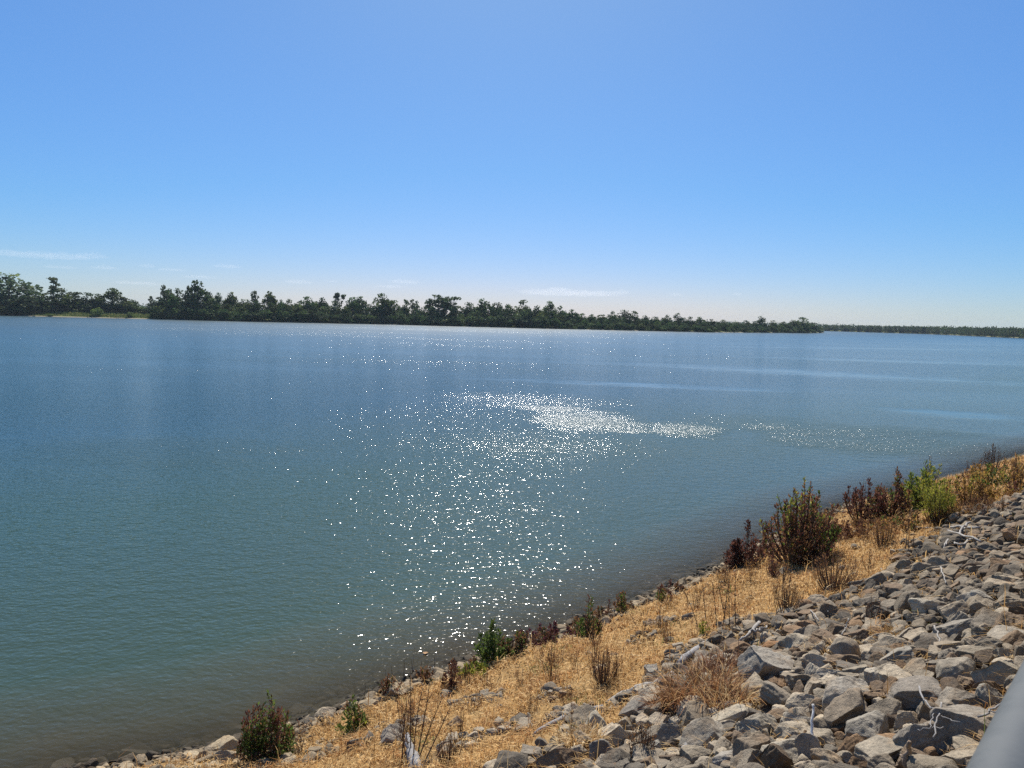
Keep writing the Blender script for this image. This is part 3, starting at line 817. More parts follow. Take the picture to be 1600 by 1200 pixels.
# scattered brown weeds in the straw: nothing tells them apart
WG = 'scattered dry weeds'
r9 = random.Random(3)
cnt = 0
protos = []
for k in range(5):
    w = plant('weed', 'sparse brown dry weed scattered with others in the golden straw', 'plant', 840 + 30 * k, 1035 + 7 * k, 26 + 5 * k, 26, BROWN + ORANGE[:1], BROWN + MAROON[:1], 0.5, 9, 130, 0.035, 'fan', WG, seed=40 + k, slender=0.3)
    protos.append(w)
kids = {w.name: list(w.children) for w in protos}
def copy_thing(o):
    c = o.copy(); COL.objects.link(c)
    for ch in kids[o.name]:
        d = ch.copy(); COL.objects.link(d); d.parent = c
    return c
for i in range(90):
    t = 4 + 26 * r9.random() ** 1.3; s = r9.uniform(1.6, 8.2)
    if rock_amount(t, s) > 0.5: continue
    x, y = xy(t, s)
    z = float(zs(t, s))
    px, py, dz = proj((x, y, z))
    if not (0 < px < 1600 and py < 1200): continue
    c = copy_thing(protos[i % 5])
    c.location = (float(x), float(y), z - 0.02)
    c.rotation_euler.z = r9.uniform(0, 6.28)
    sc = r9.uniform(0.7, 1.7); c.scale = (sc, sc, sc)
    cnt += 1

FG = 'maroon weeds fringing the waterline'
for i in range(26):
    t = 7.5 + 30 * r9.random(); s = r9.uniform(0.35, 1.1)
    x, y = xy(t, s); z = float(zs(t, s))
    if i < 4:
        px, py, dz = proj((x, y, z))
        c = plant('weed', 'low maroon brown weed in the fringe along the waterline', 'plant', px, py, 0.5 * F / dz, 0.55 * F / dz, MAROON + BROWN, MAROON + BROWN + GREEN[2:], 0.5, 14, 420, 0.075, 'oval', FG, seed=70 + i)
        protos2 = (protos2 if i else []) + [c]; kids[c.name] = list(c.children)
    else:
        c = copy_thing(protos2[i % 4]); c.location = (float(x), float(y), z - 0.02); c.rotation_euler.z = r9.uniform(0, 6.28)
        sc = r9.uniform(0.35, 0.95); c.scale = (sc * 1.1, sc * 1.1, sc)
# tall bare stalks
def stalks(name, label, cat, specs, mat, rad, group=None, twigs=0, buds=True):
    p0, d0 = hit(*specs[0][:2])
    root = empty(name, tuple(float(v) for v in p0)); tag(root, label, cat, group)
    r = np.random.default_rng(int(specs[0][0]))
    C, A, K = [], [], []
    for (bx, by, tx, ty) in specs:
        p, d = hit(bx, by)
        top = CAM + ray(tx, ty) * (d / (ray(tx, ty) @ _f))
        a = p - p0; b = top - p0
        tb = Tubes(4)
        pts = curve3(a - np.array([0, 0, 0.02]), b, r.normal(0, 0.02, 3), 8)
        tb.add(pts, np.linspace(rad, rad * 0.35, 8))
        for q in range(twigs):
            f = r.uniform(0.3, 0.95); base = pts[int(f * 7)]
            dv = unit(r.normal(0, 1, 3) * np.array([1, 1, 0.2]) + np.array([0, 0, 0.9])) * np.linalg.norm(b - a) * 0.18
            tb.add(curve3(base, base + dv, r.normal(0, 0.01, 3), 4), np.linspace(rad * 0.5, rad * 0.2, 4))
        link('stem', tb.mesh('stem', mat), root)
        if buds:
            n = 30
            f = r.uniform(0.35, 1, n); c = pts[np.clip((f * 7).astype(int), 0, 7)] + r.normal(0, 0.012, (n, 3))
            C.append(c); A.append(r.normal(0, 1, (n, 3)) + [0, 0, 1]); K.append(np.array(BROWN)[r.integers(0, 3, n)])
    if buds:
        C = np.concatenate(C); A = np.concatenate(A); K = np.concatenate(K)
        V, Q, CC = leaf_cards(C, A, r.uniform(0.02, 0.045, len(C)), r.uniform(0.01, 0.018, len(C)), K, 0.2)
        link('foliage', mesh_np('foliage', V, [Q], M_leaf, CC), root)
    return root

stalks('dead_stalks', 'dead dark branching stalks around the grey weathered stump', 'plant',
       [(642, 1190, 641, 1046), (640, 1186, 626, 1092), (650, 1188, 672, 1060), (636, 1192, 618, 1080), (652, 1192, 690, 1092), (628, 1196, 632, 1110), (660, 1196, 706, 1100), (646, 1196, 660, 1075)], M_stem, 0.011, None, 5)
stalks('dead_stalks', 'tall bare pale stalks rising from the straw near the rock edge', 'plant',
       [(1140, 985, 1138, 905), (1120, 980, 1112, 905), (1150, 985, 1150, 888), (1104, 975, 1096, 895), (1128, 990, 1140, 900), (1092, 985, 1064, 918), (1075, 950, 1070, 925), (1135, 975, 1120, 892)], M_stem, 0.010, None, 2)
stalks('dead_stalks', 'thin bent dead stalks in straw behind the bleached log', 'plant',
       [(1004, 1005, 1012, 955), (1000, 985, 984, 958), (870, 1010, 868, 990)], M_stem, 0.008, None, 1)
stalks('dead_stalks', 'thin dark stalk standing alone among rocks near the thin grey log', 'plant', [(892, 1160, 893, 1075)], M_stem, 0.006, None, 2)
stalks('dead_stalks', 'bare thin grey twigs above the maroon shrub by the water', 'plant', [(1347, 800, 1350, 748), (1352, 800, 1353, 752), (1344, 800, 1344, 762)], M_stem, 0.012, None, 2, False)
stalks('dead_stalks', 'pair of thin brown stalks on straw beside the driftwood tangle', 'plant', [(1418, 868, 1418, 806), (1426, 862, 1427, 815), (1414, 862, 1421, 800)], M_stem, 0.010, None, 2)
RG = 'dead reeds in the shallows'
for (bx, by, tx, ty) in [(601, 1072, 602, 1046), (612, 1064, 611, 1040), (631, 1058, 631, 1024), (646, 1050, 643, 1030), (659, 1048, 658, 1030), (678, 1040, 678, 1026), (591, 1078, 590, 1062), (568, 1098, 571, 1066), (716, 1032, 716, 1018), (893, 968, 893, 955), (838, 988, 838, 970), (1008, 1100, 1006, 1060), (1283, 1005, 1279, 1028), (1178, 1160, 1180, 1120)][:11]:
    stalks('dead_reed', 'thin dark dead reed standing in the shallows left of the waterside shrubs', 'reed', [(bx, by, tx, ty)], M_stem, 0.008, RG, 1, False)
stalks('dead_reed', 'pale curved dry reed tip leaning over the water behind the dead stalks', 'reed', [(644, 1052, 649, 1006)], M_palestem, 0.008, None, 0, False)

# arching dry grass mound
def grass_mound(name, label, px, py, wpx, hpx, n, cols, group=None):
    p, d = hit(px, py); m = d / F
    r = np.random.default_rng(int(px))
    Wd, Hh = wpx * m, hpx * m
    K = 5
    a = r.uniform(0, 2 * math.pi, n); q = np.sqrt(r.random(n))
    bx = p[0] + np.cos(a) * q * Wd * 0.42; by = p[1] + np.sin(a) * q * Wd * 0.36
    bz = zxy(bx, by)
    az = a + r.normal(0, 1.3, n)
    L = (0.35 + 1.15 * r.random(n) ** 1.6) * Hh * 1.5
    out = np.stack([np.cos(az), np.sin(az), np.zeros(n)], -1)
    sd = np.stack([-np.sin(az), np.cos(az), np.zeros(n)], -1) * r.uniform(0.004, 0.014, n)[:, None]
    arch = r.uniform(0.4, 1.25, n)
    rows = []
    for k in range(K):
        f = k / (K - 1)
        h = L * (f - 0.55 * arch * f * f); o_ = L * (0.12 * f + 0.55 * arch * f * f)
        c = np.stack([bx, by, bz], -1) + out * o_[:, None]
        c[:, 2] += h
        w = (1 - 0.85 * f)
        rows += [c - sd * w, c + sd * w]
    V = np.stack(rows, 1).reshape(-1, 3)
    i = np.arange(n)[:, None] * (2 * K)
    Q = np.concatenate([i + np.array([2 * k, 2 * k + 1, 2 * k + 3, 2 * k + 2]) for k in range(K - 1)])
    C = np.array(cols)[r.integers(0, len(cols), n)] * r.uniform(0.7, 1.25, (n, 1))
    loc = np.array([p[0], p[1], float(zxy(p[0], p[1]))])
    root = link(name, mesh_np(name, V - loc, [Q], M_straw, np.repeat(C, 2 * K, axis=0)), None, loc)
    tag(root, label, 'grass clump', group)

RUSTY = [(0.30, 0.145, 0.06), (0.38, 0.20, 0.08), (0.20, 0.09, 0.042), (0.48, 0.31, 0.14)]
grass_mound('grass_clump', 'large mound of arching rusty dry grass among the rocks', 1085, 1098, 118, 40, 1100, RUSTY)
grass_mound('grass_clump', 'paler arching dry grass at the lower right foot of the large mound', 1132, 1112, 84, 34, 520, RUSTY[1:] + [(0.60, 0.43, 0.22)])
grass_mound('grass_clump', 'dark reddish dry grass tangle at the upper edge of the large mound', 1122, 1060, 84, 30, 620, RUSTY[:3:2] + [(0.16, 0.08, 0.05), (0.13, 0.07, 0.045)])
grass_mound('grass_clump', 'loose brown dry grass at the left foot of the large mound', 1040, 1112, 56, 26, 300, RUSTY[:3])
grass_mound('grass_clump', 'orange dry grass tuft lying on rock in the middle slope', 1390, 1000, 52, 14, 420, [(0.42, 0.24, 0.09), (0.52, 0.34, 0.14)])
grass_mound('grass_clump', 'long straw tuft at the rock edge below the bleached log', 905, 1170, 80, 26, 700, STRAW.tolist())
grass_mound('grass_clump', 'flattened straw tuft in front of the cream topped rock', 1290, 1020, 60, 12, 350, STRAW.tolist())

# ------------------------------------------------------------------ driftwood and sticks
def wood(name, label, paths, mat, cat='driftwood', up=0.06, sides=7):
    """paths: list of (pixel polyline with heights above ground, start width px, end width px)"""
    first = hit(*paths[0][0][0][:2])[0]
    root = empty(name, tuple(float(v) for v in first)) if len(paths) > 1 else None
    r = np.random.default_rng(int(paths[0][0][0][0]))
    for i, (poly, w0, w1) in enumerate(paths):
        P = []
        for q in poly:
            p, d = hit(q[0], q[1])
            ra_ = float(rock_amount(*ts(p[0], p[1])))
            lift = (q[2] if len(q) > 2 else 0.07) + 0.24 * ra_ - 0.02
            k = CAM + (p - CAM) * (1 - lift / max(0.4, (CAM[2] - p[2])))   # nearer along the sight line: lifted off the ground
            P.append(k)
        P = np.array(P)
        n = 4 * (len(P) - 1) + 1
        tt = np.linspace(0, len(P) - 1, n)
        pts = np.stack([np.interp(tt, np.arange(len(P)), P[:, c]) for c in range(3)], -1)
        sm = pts.copy(); sm[1:-1] = (pts[:-2] + 2 * pts[1:-1] + pts[2:]) / 4
        dist = np.linalg.norm(sm - CAM, axis=1)
        sm[1:-1] += r.normal(0, 0.0009, (n - 2, 3)) * dist[1:-1, None]
        rad = np.linspace(w0, w1, n) * 0.5 * dist / F
        tb = Tubes(sides); tb.add(sm - first, rad, 0.10)
        me = tb.mesh('branch' if root else name, mat)
        if root: link('branch', me, root)
        else: root = link(name, me, None, first)
    tag(root, label, cat)

wood('driftwood_log', 'bleached pale log lying at the rock edge above the dry grass mound', [([(948, 1100), (985, 1078), (1022, 1068), (1052, 1054)], 8, 11)], M_drift)
wood('driftwood_log', 'thin grey log pointing uphill through straw in the left rocks', [([(834, 1150), (866, 1128), (900, 1114), (942, 1106)], 6, 9)], M_greywood)
wood('driftwood_log', 'grey plank like log on dark rocks beyond the upright pale stone', [([(1062, 1036), (1080, 1020), (1104, 1004)], 9, 8)], M_greywood)
wood('driftwood_branch', 'pale forked branch propped on rocks at the top of the rock edge', [([(1156, 1002), (1172, 988), (1186, 972), (1194, 960)], 4, 6), ([(1174, 986), (1186, 984), (1198, 978)], 4, 2.5)], M_drift)
wood('stick', 'white straight stick standing upright among rocks', [([(1270, 1152, 0.1), (1269, 1128, 0.3), (1270, 1100, 0.5)], 4, 3)], M_white, 'stick')
wood('twig_tangle', 'bleached crooked twigs sticking out of the rocks near the handrail', [([(1436, 1072), (1444, 1092), (1456, 1108), (1462, 1112)], 2.4, 2), ([(1458, 1152), (1466, 1122), (1471, 1098)], 1.8, 2.2), ([(1452, 1140), (1456, 1122), (1462, 1110)], 1.4, 1.4), ([(1434, 1140), (1452, 1138), (1474, 1136)], 1.4, 1.2), ([(1462, 1110), (1478, 1122), (1500, 1128)], 1.6, 1)], M_greywood, 'twigs')
wood('root', 'crooked brown root sticking up at the bottom edge', [([(1416, 1200, 0.1), (1412, 1184, 0.18), (1420, 1174, 0.22), (1422, 1160, 0.3)], 7, 5), ([(1413, 1184, 0.18), (1406, 1180, 0.2)], 4, 3)], M_brownwood, 'root')
wood('stick', 'white curved stick arching over a dark hollow in the rocks', [([(1460, 978, .14), (1465, 990, .12), (1470, 1006)], 2.4, 2)], M_drift, 'stick')
wood('stick', 'grey leaning stick propped against the wide shaded rock', [([(1066, 1174), (1076, 1152), (1086, 1130)], 5, 3)], M_greywood, 'stick')
wood('driftwood_tangle', 'tangle of bleached driftwood branches below the lime willow shrub', [([(1428, 823), (1460, 826), (1490, 830), (1532, 846)], 2.2, 2.8), ([(1464, 830), (1484, 844), (1500, 852), (1520, 842)], 2.2, 2.8), ([(1482, 838), (1478, 850), (1474, 860)], 3, 2), ([(1498, 846), (1502, 826), (1516, 816)], 2.2, 2.8), ([(1470, 826), (1500, 822), (1530, 824)], 3, 3)], M_drift)
wood('stick', 'short white stick on straw below the brown weed clump', [([(1376, 888), (1385, 906)], 2.2, 1.6)], M_drift, 'stick')
wood('stick', 'short pale stick leaning on rocks at the far grass edge', [([(1284, 932, .14), (1290, 944, .1), (1294, 956)], 2, 1.4)], M_drift, 'stick')
wood('stick', 'short pale stick near the dark brown pointed rock', [([(1470, 886, .14), (1474, 898, .1), (1477, 912)], 2, 1.4)], M_drift, 'stick')
wood('stick', 'pale stick poking from rocks below the pale forked branch', [([(1262, 946, .12), (1270, 958, .1), (1279, 970)], 2, 1.6)], M_drift, 'stick')
wood('stick', 'thin pale twig arching above the cream topped rock', [([(1315, 992), (1322, 980), (1326, 966, 0.3)], 1.8, 1.4)], M_drift, 'stick')
wood('stick', 'forked grey twigs lying against the triangular rock', [([(1528, 1120), (1548, 1110), (1572, 1094)], 3, 2), ([(1545, 1112), (1562, 1112)], 2, 1.5)], M_greywood, 'stick')
wood('stick', 'small pale stub of branch beside the thin grey log', [([(880, 1138), (890, 1150)], 5, 4)], M_drift, 'stick')
wood('driftwood_branch', 'pale plank of wood sunk between rocks beyond the large leaning slab', [([(1178, 1012), (1192, 1020), (1206, 1028)], 8, 6)], M_greywood)
wood('stump', 'grey weathered splintered stump standing at the bottom edge', [([(652, 1204, 0.05), (646, 1182, 0.2), (640, 1164, 0.3), (637, 1148, 0.42)], 20, 6), ([(658, 1204, 0.05), (652, 1184, 0.15), (647, 1172, 0.2)], 12, 3)], M_greywood, 'stump', sides=9)

def floating_leaf():
    d = ray(665, 1021); p = CAM + d * ((0.01 - CAM[2]) / d[2])
    m = np.linalg.norm(p - CAM) / F
    L = 8 * m
    V, Q = [], []
    for i in range(7):
        f = i / 6; w = math.sin(math.pi * min(1, 0.08 + f * 0.92)) * 0.42 * L
        z = 0.012 + 0.03 * abs(f - 0.4)
        V += [((f - 0.5) * L, -w, z + 0.012), ((f - 0.5) * L, 0, z), ((f - 0.5) * L, w, z + 0.012)]
    for i in range(6):
        a = 3 * i
        Q += [(a, a + 3, a + 4, a + 1), (a + 1, a + 4, a + 5, a + 2)]
    o = link('floating_leaf', mesh_np('floating_leaf', V, [np.array(Q)], M_straw, np.tile((0.62, 0.38, 0.20), (len(V), 1)), True), None, (p[0], p[1], 0))
    tag(o, 'single tan leaf floating on the calm water', 'leaf')
floating_leaf()

# ------------------------------------------------------------------ overlook with its handrail
def overlook():
    conc, nt, b, out = newmat('concrete')
    geo = N(nt, 'ShaderNodeNewGeometry')
    f = noise(nt, geo.outputs['Position'], 8, 6, 0.65)
    nt.links.new(ramp(nt, f, [(0.3, (0.17, 0.165, 0.155)), (0.7, (0.27, 0.262, 0.245))]), b.inputs['Base Color'])
    b.inputs['Roughness'].default_value = 0.9
    galv, nt, b, out = newmat('galvanised_steel')
    geo = N(nt, 'ShaderNodeNewGeometry')
    f = noise(nt, geo.outputs['Position'], 14, 6, 0.75)
    nt.links.new(ramp(nt, f, [(0.25, (0.066, 0.072, 0.074)), (0.5, (0.092, 0.099, 0.10)), (0.75, (0.118, 0.122, 0.12))]), b.inputs['Base Color'])
    b.inputs['Specular IOR Level'].default_value = 0.25
    nt.links.new(ramp(nt, f, [(0.3, 0.6), (0.7, 0.75)]), b.inputs['Roughness'])
    # the pipe: its upper left edge runs through two sighted points
    d1, d2 = ray(1600, 1030), ray(1509, 1200)
    nrm = unit(np.cross(d1, d2))
    k = unit(np.cross(nrm, np.array([0, 0, 1.0])))              # level direction inside that sight plane
    if k[1] < 0: k = -k
    if nrm @ ray(1600, 1200) < 0: nrm = -nrm                    # towards the pipe body
    rad = 0.05; D = 0.62
    mid = unit(d2 - k * (d2 @ k))                               # in the sight plane, square to the pipe
    axis = CAM + mid * D + nrm * rad
    A = axis - k * 4.5; Bp = axis + k * 14.0
    root = empty('handrail', tuple(float(v) for v in (axis - np.array([0, 0, axis[2] - 6.35]))))
    o0 = np.array(root.location)
    tb = Tubes(40); tb.add(np.linspace(A, Bp, 30) - o0, rad)
    link('top_rail', tb.mesh('top_rail', galv), root)
    for q in (-4.3, -1.5, 1.5, 4.5, 7.5, 10.5, 13.5):
        c = axis + k * q
        tb = Tubes(24); tb.add(np.linspace(np.array([c[0], c[1], 6.36]), c - np.array([0, 0, rad * 0.9]), 6) - o0, 0.03)
        link('post', tb.mesh('post', galv), root)
    for z in (0.3, 0.62):
        off = np.array([0, 0, 6.35 + z - axis[2]])
        tb = Tubes(20); tb.add(np.linspace(A + k * .1, Bp - k * .1, 20) + off - o0, 0.022)
        link('lower_rail', tb.mesh('lower_rail', galv), root)
    tag(root, 'grey metal pipe handrail close to the viewer at the bottom right corner', 'railing')
    # deck and its wall
    n2 = np.array([k[1], -k[0], 0])                             # away from the river
    e = axis - n2 * 0.16
    def slab(name, along0, along1, w0, w1, z0, z1):
        V = []
        for z in (z0, z1):
            for (a, w) in ((along0, w0), (along1, w0), (along1, w1), (along0, w1)):
                p = e + k * a + n2 * w; V.append((p[0], p[1], z))
        return link(name, mesh_np(name, V, [np.array([[3, 2, 1, 0], [4, 5, 6, 7], [0, 1, 5, 4], [1, 2, 6, 5], [2, 3, 7, 6], [3, 0, 4, 7]])], conc))
    tag(slab('walkway', -5, 15, 0, 4, 6.15, 6.35), 'concrete overlook deck above the rock slope', kind='structure')
    w = slab('retaining_wall', -4.9, 14.9, 0.05, 0.35, 2.5, 6.146)
    tag(w, 'concrete wall carrying the overlook deck under the handrail', 'wall')
overlook()

# ------------------------------------------------------------------ far bank
SHORE = [(-420, 483.5), (-200, 487.5), (0, 493), (120, 496), (240, 499), (400, 503), (600, 507), (750, 511), (850, 513.5), (1000, 517), (1100, 519.3), (1200, 520.2), (1262, 520.6), (1287, 520.0)]
_sx = np.array([a for a, b in SHORE])
def _wat(px, py):
    d = ray(px, py); return CAM + d * (-CAM[2] / d[2])
_sp = np.array([_wat(a, b) for a, b in SHORE])
def shore_pt(px):
    """point of the island shoreline seen at this picture column, and the outward-looking unit direction there"""
    p = np.array([np.interp(px, _sx, _sp[:, 0]), np.interp(px, _sx, _sp[:, 1])])
    return p, p / np.linalg.norm(p)
def land_z(back):
    return np.interp(back, [-30, 0, 2, 6, 14, 40, 80, 300], [-1.5, -0.05, 0.35, 0.7, 1.5, 4.6, 5.2, 5.4])

def build_island():
    cols_px = np.concatenate([np.linspace(-420, 1262, 150), [1275, 1285, 1287]])
    backs = np.array([-30, -4, 0, 1.5, 3, 6, 10, 14, 20, 28, 40, 60, 90, 140, 220])
    V = []
    for i, px in enumerate(cols_px):
        p, d = shore_pt(px)
        f = 1.0 if px < 1262 else {1262: 1, 1275: 0.6, 1285: 0.25, 1287: 0.02}.get(int(px), 1)
        wob = 1.6 * math.sin(px * 0.11) + 1.2 * math.sin(px * 0.037 + 1)
        for bk in backs:
            q = p + d * (bk * (f if bk > 0 else 1) + (wob if bk < 15 else 0))
            V.append((q[0], q[1], float(land_z(bk)) * (f if bk > 0 else 1) + (0.25 * math.sin(px * 0.3 + bk) if bk > 8 else 0)))
    a, b = len(cols_px), len(backs)
    i = np.arange(a - 1)[:, None] * b + np.arange(b - 1)[None]
    Q = np.stack([i, i + b, i + b + 1, i + 1], -1).reshape(-1, 4)
    m, nt, bs, out = newmat('meadow_and_sand')
    geo = N(nt, 'ShaderNodeNewGeometry')
    sep = N(nt, 'ShaderNodeSeparateXYZ'); nt.links.new(geo.outputs['Position'], sep.inputs[0])
    f = noise(nt, geo.outputs['Position'], 0.16, 5, 0.65)
    grass = ramp(nt, f, [(0.3, (0.06, 0.095, 0.028)), (0.5, (0.11, 0.135, 0.04)), (0.7, (0.20, 0.17, 0.06))])
    zz = math_n(nt, 'ADD', sep.outputs['Z'], math_n(nt, 'MULTIPLY', math_n(nt, 'SUBTRACT', f, 0.5), 0.9))
    k = N(nt, 'ShaderNodeMapRange'); nt.links.new(zz, k.inputs[0]); k.inputs[1].default_value = 0.3; k.inputs[2].default_value = 0.55
    c = mixc(nt, k.outputs[0], (0.26, 0.22, 0.16), grass)
    nt.links.new(c, bs.inputs['Base Color']); bs.inputs['Roughness'].default_value = 0.95; bs.inputs['Specular IOR Level'].default_value = 0.1
    o = link('island_terrain', mesh_np('island_terrain', np.array(V), [Q], m, None, True))
    tag(o, 'low wooded river bank across the water with a pale sand edge and meadow', kind='structure')
build_island()

CROWN = np.array([(0.034, 0.058, 0.022), (0.044, 0.070, 0.026), (0.054, 0.080, 0.028), (0.030, 0.050, 0.022), (0.072, 0.095, 0.032)]) * 1.2
LIGHTC = np.array([(0.10, 0.115, 0.035), (0.13, 0.13, 0.045), (0.085, 0.10, 0.034)])
GREYC = np.array([(0.085, 0.095, 0.060), (0.10, 0.105, 0.07), (0.07, 0.08, 0.05)])

def tree_meshes(style, seed):
    """unit tree: height 1, crown width about 1 (scaled per copy). Returns trunk and crown meshes"""
    r = np.random.default_rng(seed)
    blobs = []
    tb = Tubes(6)
    lean = r.normal(0, 0.05)
    if style == 'dome':
        for i in range(22):
            a = r.uniform(0, 6.28); q = math.sqrt(r.random()) * 0.38; h = r.uniform(0.14, 0.88 - 0.42 * (q / 0.38) ** 2)
            blobs.append((math.cos(a) * q, math.sin(a) * q, h, r.uniform(0.13, 0.2), r.uniform(0.08, 0.13)))
        blobs += [(lean, 0, 0.89, 0.17, 0.1), (0, 0, 0.6, 0.3, 0.2), (0, 0, 0.3, 0.34, 0.2)]; cards = 1000
    elif style == 'bushy':
        for i in range(20):
            a = r.uniform(0, 6.28); q = math.sqrt(r.random()) * 0.38; h = r.uniform(0.06, 0.86 - 0.4 * (q / 0.38) ** 2)
            blobs.append((math.cos(a) * q, math.sin(a) * q, h, r.uniform(0.14, 0.2), r.uniform(0.1, 0.15)))
        blobs += [(0, 0, 0.5, 0.34, 0.3)]; cards = 1000
    elif style == 'umbrella':
        for i in range(24):
            a = r.uniform(0, 6.28); q = math.sqrt(r.random()) * 0.40; h = 0.88 - 0.34 * (q / 0.4) ** 2 * r.uniform(0.7, 1.2) - r.uniform(0, 0.16)
            blobs.append((math.cos(a) * q + lean, math.sin(a) * q, h - r.uniform(0, 0.1), r.uniform(0.11, 0.17), r.uniform(0.07, 0.12)))
        blobs += [(lean, 0, 0.91, 0.18, 0.075), (lean, 0, 0.76, 0.28, 0.12)]; cards = 820
    elif style == 'open':
        for i in range(15):
            a = r.uniform(0, 6.28); q = r.uniform(0.05, 0.40); h = r.uniform(0.5, 0.93)
            blobs.append((math.cos(a) * q * (1.2 - 0.8 * abs(h - 0.72)), math.sin(a) * q, h, r.uniform(0.09, 0.15), r.uniform(0.045, 0.075)))
        blobs += [(lean, 0, 0.9, 0.16, 0.08)]; cards = 480
    else:   # spindly
        x = 0.0
        for i in range(13):
            h = 0.3 + 0.67 * i / 12; x += r.normal(0, 0.04)
            blobs.append((x + r.choice([-1, 1]) * r.uniform(0.02, 0.28) * (1.15 - h), r.normal(0, 0.12), h, r.uniform(0.09, 0.17), r.uniform(0.03, 0.06)))
        cards = 360
    # trunk and limbs
    topz = max(b[2] for b in blobs) - 0.04
    spine = curve3(np.array([0, 0, -0.03]), np.array([lean, 0, topz * 0.82]), r.normal(0, 0.015, 3), 7)
    tb.add(spine, np.linspace(0.022, 0.008, 7))
    for b in blobs:
        z0 = min(b[2] * 0.75, topz * 0.8); s0 = np.array([np.interp(z0, spine[:, 2], spine[:, 0]), np.interp(z0, spine[:, 2], spine[:, 1]), z0])
        tb.add(curve3(s0, np.array(b[:3]), np.array([0, 0, 0.02]), 4), np.linspace(0.008, 0.003, 4))
    trunk = tb.mesh('trunk', M_bark)
    vol = np.array([b[3] * b[3] * b[4] for b in blobs]); vol = (vol ** 0.7) / (vol ** 0.7).sum()
    bi = r.choice(len(blobs), cards, p=vol)
    Bb = np.array(blobs)[bi]
    dirs = unit(r.normal(size=(cards, 3))); q = r.random(cards)[:, None] ** 0.45
    C = Bb[:, :3] + dirs * q * np.stack([Bb[:, 3], Bb[:, 3], Bb[:, 4]], -1)
    C[:, 2] = np.maximum(C[:, 2], 0.015)
    A = dirs + r.normal(0, 0.7, (cards, 3))
    L = r.uniform(0.05, 0.095, cards)
    pal = {'open': np.concatenate([CROWN, GREYC[:1]]), 'bushy': CROWN}.get(style, CROWN)
    tone = r.uniform(0.6, 1.6, len(blobs))[bi][:, None]
    K = pal[r.integers(0, len(pal), cards)] * tone * r.uniform(0.8, 1.25, (cards, 1))
    V, Q, CC = leaf_cards(C - unit(A) * L[:, None] / 2, A, L, L * r.uniform(0.6, 1.0, cards), K, 0.2)
    return trunk, mesh_np('crown', V, [Q], M_crown, CC)

LIB = {}
def tree_lib(style, k):
    if (style, k) not in LIB: LIB[(style, k)] = tree_meshes(style, 100 + hash_style[style] * 20 + k)
    return LIB[(style, k)]
hash_style = {'dome': 1, 'bushy': 2, 'umbrella': 3, 'open': 4, 'spindly': 5}
M_pale = leaf_material('pale_tree_leaf', 0.3, 0.7, spec=0.1)
def tinted(me, gain):
    m = me.copy()
    a = m.color_attributes['tint']; n = len(a.data)
    buf = np.empty(n * 4, np.float32); a.data.foreach_get('color', buf)
    buf = buf.reshape(-1, 4); buf[:, :3] *= np.array(gain); a.data.foreach_set('color', buf.ravel())
    return m
TINT = {}
def put_tree(name, label, px, ytop, wpx, style, back, group, var=0, light=None, cat='tree', sink=0.0):
    p, d = shore_pt(px)
    q = p + d * back
    dist = np.linalg.norm(q)
    dv = ray(px, ytop); dv = dv / np.linalg.norm(dv[:2])
    ztop = CAM[2] + dv[2] * dist
    # the column seen at ytop, not quite the one at the shore (the camera is rolled)
    q = dv[:2] * dist
    z0 = float(land_z(back)) - sink
    Hh = max(1.5, ztop - z0)
    mpp = dist / F
    Wd = wpx * mpp
    tr, cr = tree_lib(style, var)
    if light is None: light = rnd.choice([None, None, (1.4, 1.35, 1.15), (0.8, 0.85, 0.95), (1.25, 1.08, 0.85), (1.1, 1.25, 1.0)])
    if light is not None:
        if (cr.name, light) not in TINT: TINT[(cr.name, light)] = tinted(cr, light)
        cr = TINT[(cr.name, light)]
    root = empty(name, (float(q[0]), float(q[1]), z0))
    rz = rnd.uniform(0, 6.28)
    for nm, me in (('trunk', tr), ('crown', cr)):
        o = link(nm, me, root); o.scale = (Wd, Wd, Hh); o.rotation_euler.z = rz
    tag(root, label, cat, group)
    return root

